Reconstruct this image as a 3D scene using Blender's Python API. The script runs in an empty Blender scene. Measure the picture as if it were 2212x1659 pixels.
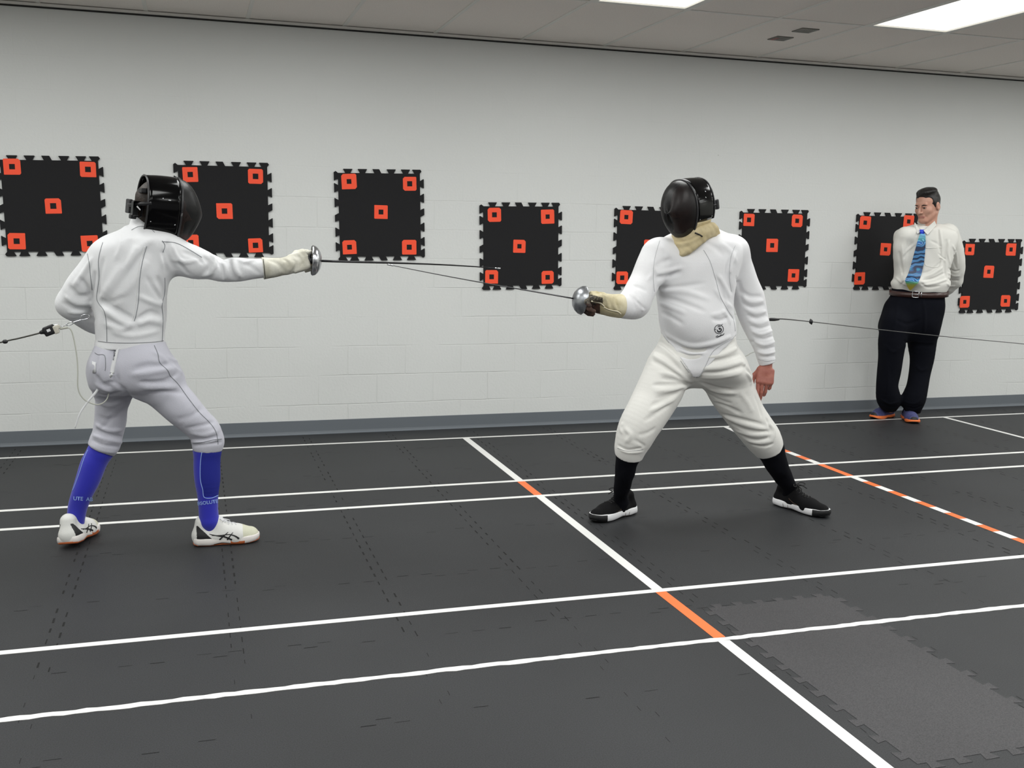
import bpy, bmesh, math, random
import numpy as np
from mathutils import Vector, Matrix

random.seed(7); np.random.seed(7)
scn = bpy.context.scene
COL = scn.collection

# ---------------------------------------------------------------- camera
FPX, YAW, PITCH, ROLL = 2215.09, 0.3025, 0.1502, 0.0188
CAM = np.array([0.0, -7.0013, 1.4181])
_f = np.array([math.sin(YAW)*math.cos(PITCH), math.cos(YAW)*math.cos(PITCH), -math.sin(PITCH)])
_r0 = np.array([math.cos(YAW), -math.sin(YAW), 0.0]); _u0 = np.cross(_r0, _f)
CR = _r0*math.cos(ROLL)+_u0*math.sin(ROLL); CU = -_r0*math.sin(ROLL)+_u0*math.cos(ROLL); CF = _f
cam_data = bpy.data.cameras.new('camera'); cam = bpy.data.objects.new('camera', cam_data); COL.objects.link(cam)
cam_data.sensor_width = 36.0; cam_data.lens = FPX/2212*36.0; cam_data.clip_start = 0.05; cam_data.clip_end = 60
mw = Matrix.Identity(4)
for i in range(3):
    mw[i][0], mw[i][1], mw[i][2], mw[i][3] = CR[i], CU[i], -CF[i], CAM[i]
cam.matrix_world = mw
scn.camera = cam

# ---------------------------------------------------------------- exposure, world, ceiling lamps' light
scn.view_settings.view_transform = 'Standard'; scn.view_settings.look = 'None'
scn.view_settings.gamma = 1.0; scn.view_settings.exposure = -0.05
scn.view_settings.use_curve_mapping = False
world = bpy.data.worlds.new('world'); scn.world = world; world.use_nodes = True
world.node_tree.nodes['Background'].inputs[0].default_value = (0.80, 0.80, 0.80, 1)
world.node_tree.nodes['Background'].inputs[1].default_value = 0.4
LAMP_W = 22.5
CEIL = 2.708
GX0, GP = -0.2337, 0.6096
LIGHT_X = [GX0+GP*(4+3*k) for k in range(-4, 5)]
LIGHT_Y = [-1.30, -3.74, -6.18]
for _lx in LIGHT_X:
    for _ly in LIGHT_Y:
        ld = bpy.data.lights.new('troffer_light', 'AREA'); ld.shape = 'RECTANGLE'
        ld.size = 0.54; ld.size_y = 1.14; ld.energy = LAMP_W; ld.color = (0.985, 1.0, 0.985)
        lo = bpy.data.objects.new('troffer_light', ld); COL.objects.link(lo)
        lo.location = (_lx+GP/2, _ly-0.61, CEIL-0.012)

# ---------------------------------------------------------------- helpers: image ray -> place
def ray(px, py):
    d = CF + (px-1106)/FPX*CR - (py-829.5)/FPX*CU
    return d
def at(px, py, Y):
    d = ray(px, py); return CAM + d*((Y-CAM[1])/d[1])
def atz(px, py, Z=0.0):
    d = ray(px, py); return CAM + d*((Z-CAM[2])/d[2])
def ppm(P):
    return FPX/float(np.dot(np.asarray(P)-CAM, CF))
V = lambda *a: np.array(a if len(a) > 1 else a[0], float)
def nrm(v):
    v = np.asarray(v, float); return v/np.linalg.norm(v)

# ---------------------------------------------------------------- materials
MATS = {}
def srgb(h):
    if isinstance(h, str):
        c = [int(h[i:i+2], 16)/255 for i in (0, 2, 4)]
    else: c = [x/255 for x in h]
    return tuple(((x+0.055)/1.055)**2.4 if x > 0.04045 else x/12.92 for x in c)+(1,)
def mat(name, col, rough=0.8, metal=0.0, bump=None, bscale=200, var=0.0, vscale=4, sheen=0.0, spec=None, col2=None, coat=0):
    if name in MATS: return MATS[name]
    m = bpy.data.materials.new(name); m.use_nodes = True
    nt = m.node_tree; b = nt.nodes['Principled BSDF']
    c = srgb(col); b.inputs['Base Color'].default_value = c
    b.inputs['Roughness'].default_value = rough; b.inputs['Metallic'].default_value = metal
    if sheen: b.inputs['Sheen Weight'].default_value = sheen; b.inputs['Sheen Roughness'].default_value = .5
    if spec is not None: b.inputs['Specular IOR Level'].default_value = spec
    if coat: b.inputs['Coat Weight'].default_value = coat; b.inputs['Coat Roughness'].default_value = .08
    tc = nt.nodes.new('ShaderNodeTexCoord')
    if bump:
        n = nt.nodes.new('ShaderNodeTexNoise'); n.inputs['Scale'].default_value = bscale; n.inputs['Detail'].default_value = 4
        bp = nt.nodes.new('ShaderNodeBump'); bp.inputs['Strength'].default_value = bump; bp.inputs['Distance'].default_value = 0.002
        nt.links.new(tc.outputs['Object'], n.inputs['Vector'])
        nt.links.new(n.outputs['Fac'], bp.inputs['Height']); nt.links.new(bp.outputs['Normal'], b.inputs['Normal'])
    if var or col2:
        n = nt.nodes.new('ShaderNodeTexNoise'); n.inputs['Scale'].default_value = vscale; n.inputs['Detail'].default_value = 5
        nt.links.new(tc.outputs['Object'], n.inputs['Vector'])
        r = nt.nodes.new('ShaderNodeValToRGB'); r.color_ramp.elements[0].position = .35; r.color_ramp.elements[1].position = .65
        r.color_ramp.elements[0].color = c if col2 is None else srgb(col2)
        if col2 is None: r.color_ramp.elements[0].color = tuple(x*(1-var) for x in c[:3])+(1,)
        r.color_ramp.elements[1].color = c
        nt.links.new(n.outputs['Fac'], r.inputs['Fac']); nt.links.new(r.outputs['Color'], b.inputs['Base Color'])
    MATS[name] = m; return m
def emis(name, col, s):
    m = bpy.data.materials.new(name); m.use_nodes = True; b = m.node_tree.nodes['Principled BSDF']
    b.inputs['Base Color'].default_value = srgb(col); b.inputs['Emission Color'].default_value = srgb(col)
    b.inputs['Emission Strength'].default_value = s; return m

# ---------------------------------------------------------------- object helpers
def wloc(o):
    l = Vector((0, 0, 0))
    while o is not None: l = l+o.location; o = o.parent
    return l
def tag(o, label=None, cat=None, group=None, kind=None):
    if label: o['label'] = label
    if cat: o['category'] = cat
    if group: o['group'] = group
    if kind: o['kind'] = kind
    return o
def empty(name, loc, label, cat, group=None):
    o = bpy.data.objects.new(name, None); COL.objects.link(o); o.location = Vector([float(x) for x in loc]); o.empty_display_size = .1
    return tag(o, label, cat, group)
def obj(name, geo, mats, parent=None, smooth=True, label=None, origin=None):
    """geo = list of (verts, faces[, matidx]) in world coordinates -> one mesh object"""
    if isinstance(geo, tuple): geo = [geo]
    base = wloc(parent) if parent is not None else Vector((0, 0, 0))
    loc = Vector((0, 0, 0))
    if parent is None and origin is not None: loc = Vector([float(x) for x in origin])
    vs = []; fs = []; mi = []; n = 0
    for g in geo:
        v = np.asarray(g[0], float).reshape(-1, 3); f = g[1]
        vs.append(v); fs.extend([tuple(int(a)+n for a in q) for q in f]); n += len(v)
        m_ = g[2] if len(g) > 2 else 0
        if isinstance(m_, (int, np.integer)): mi.extend([m_]*len(f))
        else: mi.extend([int(a) for a in m_])
    vs = np.concatenate(vs)-np.array(base)-np.array(loc)
    me = bpy.data.meshes.new(name); me.from_pydata(vs.tolist(), [], fs)
    if not isinstance(mats, (list, tuple)): mats = [mats]
    for m in mats: me.materials.append(m)
    me.polygons.foreach_set('material_index', mi)
    me.polygons.foreach_set('use_smooth', [bool(smooth)]*len(fs)); me.update()
    o = bpy.data.objects.new(name, me); COL.objects.link(o); o.location = loc
    if parent is not None: o.parent = parent
    if label: o['label'] = label
    return o
def box(lo, hi, mi=0):
    x0, y0, z0 = lo; x1, y1, z1 = hi
    v = [(x0,y0,z0),(x1,y0,z0),(x1,y1,z0),(x0,y1,z0),(x0,y0,z1),(x1,y0,z1),(x1,y1,z1),(x0,y1,z1)]
    return (v, [(0,3,2,1),(4,5,6,7),(0,1,5,4),(1,2,6,5),(2,3,7,6),(3,0,4,7)], mi)
def catmull(P, n=6):
    P = [np.asarray(p, float) for p in P]; out = []
    for i in range(len(P)-1):
        p0 = P[max(i-1, 0)]; p1 = P[i]; p2 = P[i+1]; p3 = P[min(i+2, len(P)-1)]
        for k in range(n):
            t = k/n
            out.append(.5*((2*p1)+(-p0+p2)*t+(2*p0-5*p1+4*p2-p3)*t*t+(-p0+3*p1-3*p2+p3)*t**3))
    out.append(P[-1]); return np.array(out)
def tube(P, R, ns=8, mi=0, smooth=0, flat=None):
    P = catmull(P, smooth) if smooth else np.array([np.asarray(p, float) for p in P])
    n = len(P); R = np.interp(np.linspace(0, 1, n), np.linspace(0, 1, len(R)), R) if hasattr(R, '__len__') else np.full(n, R)
    T = np.gradient(P, axis=0); T /= np.linalg.norm(T, axis=1)[:, None]+1e-12
    a = np.array([0, 0, 1.]) if abs(T[0][2]) < .9 else np.array([1., 0, 0])
    u = np.cross(T[0], a); u /= np.linalg.norm(u); vs = []; fs = []
    for i in range(n):
        u = u-T[i]*np.dot(u, T[i]); u /= np.linalg.norm(u); w = np.cross(T[i], u)
        for k in range(ns):
            th = 2*math.pi*k/ns; vs.append(P[i]+R[i]*(math.cos(th)*u+math.sin(th)*w))
    for i in range(n-1):
        for k in range(ns):
            a_ = i*ns+k; b_ = i*ns+(k+1) % ns; fs.append((a_, b_, b_+ns, a_+ns))
    fs.append(tuple(range(ns))[::-1]); fs.append(tuple((n-1)*ns+k for k in range(ns)))
    return (vs, fs, mi)
def ribbon(P, N, W, lift=0.001, mi=0, thick=0.0012):
    """flat strip following surface points P with normals N, half-width(s) W"""
    P = np.array(P); N = np.array(N); n = len(P); W = np.interp(np.linspace(0,1,n), np.linspace(0,1,len(W)), W) if hasattr(W,'__len__') else np.full(n, W)
    T = np.gradient(P, axis=0); S = np.cross(T, N); S /= np.linalg.norm(S, axis=1)[:, None]+1e-12
    vs = []; fs = []
    for i in range(n):
        o = P[i]+N[i]*lift
        vs += [o-S[i]*W[i]-N[i]*lift*1.5, o-S[i]*W[i]+N[i]*thick, o+S[i]*W[i]+N[i]*thick, o+S[i]*W[i]-N[i]*lift*1.5]
    for i in range(n-1):
        for k in range(4):
            a = i*4+k; b = i*4+(k+1) % 4; fs.append((a, a+4, b+4, b))
    fs += [(0, 1, 2, 3), tuple((n-1)*4+k for k in (3, 2, 1, 0))]
    return (vs, fs, mi)
def lathe(prof, c, ax, ns=32, mi=0, closed=False):
    """prof = [(dist along axis, radius)]"""
    ax = nrm(ax); a = V(0, 0, 1) if abs(ax[2]) < .9 else V(1, 0, 0); u = nrm(np.cross(ax, a)); w = np.cross(ax, u)
    vs = []; fs = []
    for (t, r) in prof:
        for k in range(ns):
            th = 2*math.pi*k/ns; vs.append(np.asarray(c)+ax*t+r*(math.cos(th)*u+math.sin(th)*w))
    n = len(prof)
    for i in range(n-1):
        for k in range(ns):
            a_ = i*ns+k; b_ = i*ns+(k+1) % ns; fs.append((a_, b_, b_+ns, a_+ns))
    if closed: fs.append(tuple(range(ns))[::-1]); fs.append(tuple((n-1)*ns+k for k in range(ns)))
    return (vs, fs, mi)
def textmesh(s, size):
    cu = bpy.data.curves.new('glyphs', 'FONT'); cu.body = s; cu.size = size; cu.resolution_u = 3; cu.offset = .018
    o = bpy.data.objects.new('glyphs', cu); COL.objects.link(o)
    dg = bpy.context.evaluated_depsgraph_get(); me = bpy.data.meshes.new_from_object(o.evaluated_get(dg))
    v = [tuple(x.co) for x in me.vertices]; f = [tuple(p.vertices) for p in me.polygons]
    bpy.data.objects.remove(o); bpy.data.meshes.remove(me); bpy.data.curves.remove(cu)
    return np.array(v), f

# ---------------------------------------------------------------- implicit-surface modeller
def frame(fwd, up=(0, 0, 1)):
    """rows: X (right), Y (forward), Z (up)"""
    y = nrm(fwd); x = nrm(np.cross(y, up)); z = np.cross(x, y); return np.array([x, y, z])
class Field:
    def __init__(s, lo, hi, h):
        s.lo = np.array(lo, float); s.h = h
        s.n = np.ceil((np.array(hi)-s.lo)/h).astype(int)+1
        s.ax = [s.lo[i]+h*np.arange(s.n[i]) for i in range(3)]
        s.f = np.full(tuple(s.n), 0.3, np.float32); s.fs = 1.55
    def _sl(s, lo, hi):
        a = np.clip(np.floor((np.array(lo)-s.lo)/s.h).astype(int), 0, s.n); b = np.clip(np.ceil((np.array(hi)-s.lo)/s.h).astype(int)+1, 0, s.n)
        if (b-a).min() <= 0: return None
        sl = tuple(slice(a[i], b[i]) for i in range(3))
        return sl, s.ax[0][sl[0]][:, None, None], s.ax[1][sl[1]][None, :, None], s.ax[2][sl[2]][None, None, :]
    def put(s, lo, hi, fn, k=0.01, mode='add'):
        m = k+3*s.h
        q = s._sl(np.array(lo)-m, np.array(hi)+m)
        if q is None: return
        sl, X, Y, Z = q; d = fn(X, Y, Z).astype(np.float32); f = s.f[sl]
        if mode == 'add':
            if k > 0:
                hh = np.maximum(k-np.abs(f-d), 0)/k; s.f[sl] = np.minimum(f, d)-hh*hh*k*.25
            else: s.f[sl] = np.minimum(f, d)
        elif mode == 'sub':
            d = -d; hh = np.maximum(k-np.abs(f-d), 0)/max(k, 1e-6); s.f[sl] = np.maximum(f, d)+hh*hh*k*.25
        elif mode == 'disp': s.f[sl] = f+d
        elif mode == 'max': s.f[sl] = np.maximum(f, d)
    def cone(s, a, b, ra, rb, k=0.01, mode='add', sq=None):
        a = V(a); b = V(b); ab = b-a; L2 = max(float(ab@ab), 1e-10); R = max(ra, rb)
        fac = 1.0
        if sq is not None: dirn, fac = nrm(sq[0]), sq[1]
        def fn(X, Y, Z):
            px, py, pz = X-a[0], Y-a[1], Z-a[2]
            t = np.clip((px*ab[0]+py*ab[1]+pz*ab[2])/L2, 0, 1)
            qx, qy, qz = px-t*ab[0], py-t*ab[1], pz-t*ab[2]
            d2 = qx*qx+qy*qy+qz*qz
            if sq is not None:
                c = qx*dirn[0]+qy*dirn[1]+qz*dirn[2]; d2 = d2+c*c*(1/fac**2-1)
            return np.sqrt(np.maximum(d2, 0))-(ra+(rb-ra)*t)
        R_ = R*max(1, fac); s.put(np.minimum(a, b)-R_, np.maximum(a, b)+R_, fn, k, mode)
    def chain(s, nodes, k=0.012, k0=None, sq=None, rs=1.0, mode='add', n=4):
        """limb through nodes (centre, radius), smoothly interpolated"""
        Q = catmull([V(*(tuple(a)+(r,))) for a, r in nodes], n) if len(nodes) > 2 else np.array([V(*(tuple(a)+(r,))) for a, r in nodes])
        P = Q[:, :3]; Rr = Q[:, 3]*rs; M = max(k, k0 or 0)+3*s.h
        T = Field.__new__(Field); T.lo, T.h, T.n, T.ax = s.lo, s.h, s.n, s.ax; m = Rr.max()+M
        q = s._sl(P.min(0)-m, P.max(0)+m); sl = q[0]
        T.f = np.full(s.f.shape, .3, np.float32)
        for i in range(len(P)-1):
            a, b, ra, rb = P[i], P[i+1], Rr[i], Rr[i+1]; ab = b-a; L2 = max(float(ab@ab), 1e-10)
            q2 = s._sl(np.minimum(a, b)-max(ra, rb)-M, np.maximum(a, b)+max(ra, rb)+M)
            if q2 is None: continue
            s2, X, Y, Z = q2; px, py, pz = X-a[0], Y-a[1], Z-a[2]; t = np.clip((px*ab[0]+py*ab[1]+pz*ab[2])/L2, 0, 1)
            d = np.sqrt((px-t*ab[0])**2+(py-t*ab[1])**2+(pz-t*ab[2])**2)-(ra+(rb-ra)*t)
            T.f[s2] = np.minimum(T.f[s2], d)
        kk = k0 or k; f = s.f[sl]; d = T.f[sl]; hh = np.maximum(kk-np.abs(f-d), 0)/kk; s.f[sl] = np.minimum(f, d)-hh*hh*kk*.25
    def ell(s, c, rad, R=None, k=0.01, mode='add'):
        c = V(c); rad = V(rad); R = np.eye(3) if R is None else R
        def fn(X, Y, Z):
            p = [X-c[0], Y-c[1], Z-c[2]]
            q = [(R[i][0]*p[0]+R[i][1]*p[1]+R[i][2]*p[2])/rad[i] for i in range(3)]
            k0 = np.sqrt(q[0]**2+q[1]**2+q[2]**2); k1 = np.sqrt((q[0]/rad[0])**2+(q[1]/rad[1])**2+(q[2]/rad[2])**2)
            return k0*(k0-1)/np.maximum(k1, 1e-6)
        m = rad.max(); s.put(c-m, c+m, fn, k, mode)
    def rbox(s, c, half, R=None, r=0.005, k=0.005, mode='add'):
        c = V(c); half = V(half)-r; R = np.eye(3) if R is None else R
        def fn(X, Y, Z):
            p = [X-c[0], Y-c[1], Z-c[2]]
            q = [np.abs(R[i][0]*p[0]+R[i][1]*p[1]+R[i][2]*p[2])-half[i] for i in range(3)]
            return np.sqrt(sum(np.maximum(a, 0)**2 for a in q))+np.minimum(np.maximum(np.maximum(q[0], q[1]), q[2]), 0)-r
        m = float(np.linalg.norm(half+r)); s.put(c-m, c+m, fn, k, mode)
    def loft(s, rows, k=0.02, grow=0.0, ex=2.2, mode='add', cap=True, scale=1.0):
        """rows: (z, cx, cy, a, b, theta) sorted by z; a across the line of sight, b along it"""
        rows = np.array(sorted(rows, key=lambda r: r[0])); z0, z1 = rows[0, 0], rows[-1, 0]
        def fn(X, Y, Z):
            zz = np.clip(Z, z0, z1)
            P = [np.interp(zz, rows[:, 0], rows[:, i]) for i in range(1, 6)]
            cx, cy, a, b, th = P; a = a*scale+grow; b = b*scale+grow
            u = (X-cx)*np.cos(th)+(Y-cy)*np.sin(th); v = -(X-cx)*np.sin(th)+(Y-cy)*np.cos(th)
            q = (np.abs(u/a)**ex+np.abs(v/b)**ex+1e-9)**(1/ex)
            d = (q-1)*np.minimum(a, b)
            dz = np.maximum(Z-z1-grow, z0-grow-Z)+0*d
            return np.where((d > 0) & (dz > 0), np.sqrt(np.maximum(d, 0)**2+np.maximum(dz, 0)**2), np.maximum(d, dz))
        R = (rows[:, 3:5].max()+grow)
        s.put((rows[:, 1].min()-R, rows[:, 2].min()-R, z0-grow), (rows[:, 1].max()+R, rows[:, 2].max()+R, z1+grow), fn, k, mode)
    def plane(s, p, n, mode='max', lo=None, hi=None):
        """remove everything on the side n points to"""
        p = V(p); n = nrm(n)
        lo = s.lo if lo is None else lo; hi = s.lo+s.h*s.n if hi is None else hi
        q = s._sl(lo, hi); sl, X, Y, Z = q
        s.f[sl] = np.maximum(s.f[sl], ((X-p[0])*n[0]+(Y-p[1])*n[1]+(Z-p[2])*n[2]).astype(np.float32))
    def all(s, fn):
        X, Y, Z = s.ax[0][:, None, None], s.ax[1][None, :, None], s.ax[2][None, None, :]
        s.f = fn(s.f, X, Y, Z).astype(np.float32)
    def noise(s, amp, sc, seed=0):
        rg = np.random.RandomState(seed)
        def fn(f, X, Y, Z):
            o = 0
            for i in range(5):
                kx, ky, kz = rg.normal(0, 1, 3)*V(sc); ph = rg.uniform(0, 6.28)
                o = o+np.sin(kx*X+ky*Y+kz*Z+ph+1.5*np.sin(.5*kz*X+.6*kx*Z+ph))
            return f+amp*o/2.2
        s.all(fn)
    def sample(s, P):
        P = np.atleast_2d(P); g = (P-s.lo)/s.h; i = np.floor(g).astype(int); t = g-i
        ok = ((i >= 0) & (i < s.n-1)).all(1); i = np.clip(i, 0, s.n-2); r = 0
        for a in (0, 1):
            for b in (0, 1):
                for c in (0, 1):
                    w = (t[:, 0] if a else 1-t[:, 0])*(t[:, 1] if b else 1-t[:, 1])*(t[:, 2] if c else 1-t[:, 2])
                    r = r+w*s.f[i[:, 0]+a, i[:, 1]+b, i[:, 2]+c]
        return np.where(ok, r, .3)
    def normal(s, P):
        P = np.atleast_2d(P); e = s.h
        g = np.stack([s.sample(P+np.eye(3)[i]*e)-s.sample(P-np.eye(3)[i]*e) for i in range(3)], 1)
        return g/(np.linalg.norm(g, axis=1)[:, None]+1e-9)
    def march(s, o, d):
        o = V(o); d = nrm(d); c = s.lo+s.h*s.n/2; t0 = float((c-o)@d); Rr = np.linalg.norm(s.h*s.n)/2
        t = np.arange(t0-Rr, t0+Rr, s.h*.4); P = o+t[:, None]*d; v = s.sample(P)
        j = np.where(v < 0)[0]
        if len(j) == 0:
            return P[int(np.argmin(v))]
        j = j[0]
        if j == 0: return P[0]
        a = v[j-1]/(v[j-1]-v[j]); return P[j-1]+(P[j]-P[j-1])*a
    def hit(s, px, py): return s.march(CAM, ray(px, py))
    def line(s, pts, n=5):
        """image polyline laid on the surface -> points, normals"""
        q = catmull([V(p) for p in pts], n); P = np.array([s.hit(a, b) for a, b in q]); return P, s.normal(P)
    def fold(s, pts, r, amp, n=4):
        """cloth fold through image points laid on the surface: amp>0 raises a ridge, <0 a crease"""
        P, _ = s.line(pts, n); s.fold3(P, r*.88, amp*s.fs)
    def fold3(s, P, r, amp):
        P = np.array(P); m = len(P)
        lo = P.min(0)-2.6*r; hi = P.max(0)+2.6*r; q = s._sl(lo, hi)
        if q is None: return
        sl, X, Y, Z = q; best = None
        for i in range(m-1):
            a, b = P[i], P[i+1]; ab = b-a; L2 = max(float(ab@ab), 1e-10)
            px, py, pz = X-a[0], Y-a[1], Z-a[2]; t = np.clip((px*ab[0]+py*ab[1]+pz*ab[2])/L2, 0, 1)
            d2 = (px-t*ab[0])**2+(py-t*ab[1])**2+(pz-t*ab[2])**2; T = (i+t)/(m-1)
            w = np.exp(-d2/(r*r))*np.clip(np.sin(np.pi*(.06+.88*T))*1.5, 0, 1)
            best = w if best is None else np.maximum(best, w)
        s.f[sl] = s.f[sl]-(amp*best).astype(np.float32)
    def mesh(s, mi=0, smooth=1):
        f = s.f; n = s.n; S = f < 0
        c = S[:-1, :-1, :-1].astype(np.int8)
        cnt = sum(S[a:n[0]-1+a, b:n[1]-1+b, d:n[2]-1+d].astype(np.int8) for a in (0, 1) for b in (0, 1) for d in (0, 1))
        act = (cnt > 0) & (cnt < 8); idx = np.argwhere(act); N = len(idx)
        ids = np.full(act.shape, -1, np.int64); ids[act] = np.arange(N)
        cv = {}
        for a in (0, 1):
            for b in (0, 1):
                for d in (0, 1): cv[(a, b, d)] = f[idx[:, 0]+a, idx[:, 1]+b, idx[:, 2]+d]
        pos = np.zeros((N, 3)); num = np.zeros(N)
        for ax in range(3):
            for p in (0, 1):
                for q in (0, 1):
                    A = [0, 0, 0]; o = [i for i in range(3) if i != ax]; A[o[0]] = p; A[o[1]] = q; B = list(A); B[ax] = 1
                    fa, fb = cv[tuple(A)], cv[tuple(B)]; m = (fa < 0) != (fb < 0)
                    t = np.where(m, fa/np.where(m, fa-fb, 1), 0); P = np.tile(np.array(A, float), (N, 1)); P[:, ax] = t
                    pos += P*m[:, None]; num += m
        pos = s.lo+s.h*(idx+pos/num[:, None]); quads = []
        for ax in range(3):
            o = [i for i in range(3) if i != ax]
            sa = [slice(None)]*3; sb = [slice(None)]*3; sa[ax] = slice(0, -1); sb[ax] = slice(1, None)
            cr = S[tuple(sa)] != S[tuple(sb)]; g = np.argwhere(cr)
            g = g[(g[:, o[0]] > 0) & (g[:, o[1]] > 0) & (g[:, o[0]] < n[o[0]]-1) & (g[:, o[1]] < n[o[1]]-1)]
            ins = S[g[:, 0], g[:, 1], g[:, 2]]
            def cell(da, db):
                h_ = g.copy(); h_[:, o[0]] -= da; h_[:, o[1]] -= db; return ids[h_[:, 0], h_[:, 1], h_[:, 2]]
            Q = np.stack([cell(0, 0), cell(1, 0), cell(1, 1), cell(0, 1)], 1)
            flip = ins if ax != 1 else ~ins
            Q = np.where(flip[:, None], Q, Q[:, ::-1]); quads.append(Q)
        Q = np.concatenate(quads)
        for _ in range(smooth):
            E_ = np.concatenate([Q[:, [i, (i+1) % 4]] for i in range(4)])
            sm = np.zeros((N, 3)); ct = np.zeros(N)
            for a, b in ((0, 1), (1, 0)):
                for c_ in range(3): sm[:, c_] += np.bincount(E_[:, a], pos[E_[:, b], c_], N)
                ct += np.bincount(E_[:, a], minlength=N)
            pos = pos*.5+.5*sm/np.maximum(ct, 1)[:, None]
        return (pos, Q.tolist(), mi)
def bbox(pts, m=0.1):
    P = np.array([V(p) for p in pts]); return P.min(0)-m, P.max(0)+m
def vyaw(px): return -(YAW+math.atan((px-1106)/FPX))      # ellipse angle that faces the line of sight
def rows_px(R):
    """(py, pxL, pxR, Y, b) traced rows -> loft rows"""
    out = []
    for py, xl, xr, Y, b in R:
        c = at((xl+xr)/2, py, Y); out.append((c[2], c[0], c[1], (xr-xl)/2/ppm(c), b, vyaw((xl+xr)/2)))
    return [tuple(q) for q in catmull([V(*q) for q in out], 4)]
def nd(px, py, Y, w):
    c = at(px, py, Y); return (c, w/2/ppm(c))

# hand: X towards the thumb, Y along the fingers, Z out of the back of the hand
FING = [(.034, .046, .027, .022, .0088), (.012, .050, .031, .024, .0090), (-.010, .046, .029, .023, .0086), (-.031, .036, .022, .020, .0078)]
def hand(F, wrist, fwd, back, side, curl, thumb, sc=1.0, fat=1.0, k=.006, spread=.05, palm=True):
    Yh = nrm(fwd); Z = nrm(V(back)-Yh*np.dot(V(back), Yh)); X = np.cross(Yh, Z)*side
    W = lambda x, y, z: V(wrist)+sc*(x*X+y*Yh+z*Z)
    R = np.array([X, Yh, Z])
    if palm:
        F.cone(W(.004, -.01, 0), W(.004, .03, 0), .024*sc*fat, .027*sc*fat, k*2, sq=(Z, .72))
        F.rbox(W(.002, .055, 0), V(.040, .042, .0145)*sc*V(fat, 1, fat), R, .012*sc, k*2)
        F.cone(W(.026, .02, -.006), W(.03, .055, -.008), .016*sc*fat, .013*sc*fat, k*2)
    tips = []
    for i, (x0, l1, l2, l3, r) in enumerate(FING):
        c = curl[i] if hasattr(curl[0], '__len__') else curl
        a = 0; p = W(x0, .088-(.004 if i in (0,) else .010 if i == 3 else 0), 0); sx = spread*(1.5-i)
        F.cone(W(x0*.8, .05, 0), p, r*1.05*sc*fat, r*1.08*sc*fat, k*1.6)
        for L, da, rr in ((l1, c[0], 1.0), (l2, c[1], .93), (l3, c[2], .82)):
            a += da; d = nrm(Yh*math.cos(a)-Z*math.sin(a)+X*sx*math.cos(a)); q = p+d*L*sc
            F.cone(p, q, r*rr*1.06*sc*fat, r*rr*.94*sc*fat, k*.35); p = q
        tips.append(p)
    t0 = W(.030, .022, -.006); p = t0
    for (dx, dy, dz), L, r in zip(thumb, (.044, .034, .026), (.0125, .0108, .0095)):
        d = nrm(X*dx+Yh*dy+Z*dz); q = p+d*L*sc; F.cone(p, q, r*sc*fat, r*.93*sc*fat, k*.9); p = q
    return tips
# head: X right, Y forward, Z up, origin at the centre of the head
def head(F, c, R, sc=1.0, k=.014, neck=True, neckto=None):
    W = lambda x, y, z: V(c)+sc*(x*R[0]+y*R[1]+z*R[2])
    E = lambda x, y, z, a, b, d, kk=k, mode='add': F.ell(W(x, y, z), V(a, b, d)*sc, R, kk, mode)
    E(0, -.012, .035, .076, .097, .083); E(0, .024, -.035, .059, .070, .080, .03); E(0, -.02, -.02, .066, .075, .06, .03)
    E(0, .070, -.098, .026, .022, .018, .03)
    for s_ in (-1, 1):
        F.cone(W(s_*.052, -.005, -.055), W(s_*.020, .068, -.098), .015*sc, .013*sc, .02)
        E(s_*.040, .060, -.022, .021, .021, .022, .02)
    F.cone(W(-.034, .080, .026), W(.034, .080, .026), .010*sc, .010*sc, .016)
    for s_ in (-1, 1):
        E(s_*.031, .098, .004, .019, .015, .012, .008, 'sub')
        E(s_*.031, .079, .004, .013, .012, .011, .003)
        F.cone(W(s_*.019, .0895, .0105), W(s_*.043, .083, .008), .0035*sc, .0025*sc, .003)
    F.cone(W(0, .088, .014), W(0, .117, -.030), .0075*sc, .0110*sc, .007)
    for s_ in (-1, 1): E(s_*.012, .099, -.034, .009, .011, .008, .005)
    F.cone(W(-.020, .086, -.063), W(.020, .086, -.063), .0055*sc, .0055*sc, .005)
    F.cone(W(-.017, .086, -.071), W(.017, .086, -.071), .006*sc, .006*sc, .003)
    F.cone(W(-.024, .094, -.0668), W(.024, .094, -.0668), .0018*sc, .0018*sc, .002, 'sub')
    for s_ in (-1, 1):
        Re = np.array([R[0], nrm(R[1]-.25*R[2]), nrm(R[2]+.25*R[1])])
        F.ell(W(s_*.081, -.012, -.006), V(.011, .021, .034)*sc, Re, .005)
        F.ell(W(s_*.092, -.007, -.003), V(.006, .011, .019)*sc, Re, .004, 'sub')
    if neck:
        b = W(0, -.035, -.20) if neckto is None else neckto
        F.cone(W(0, -.028, -.06), b, .056*sc, .062*sc, .03)
    return W
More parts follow.
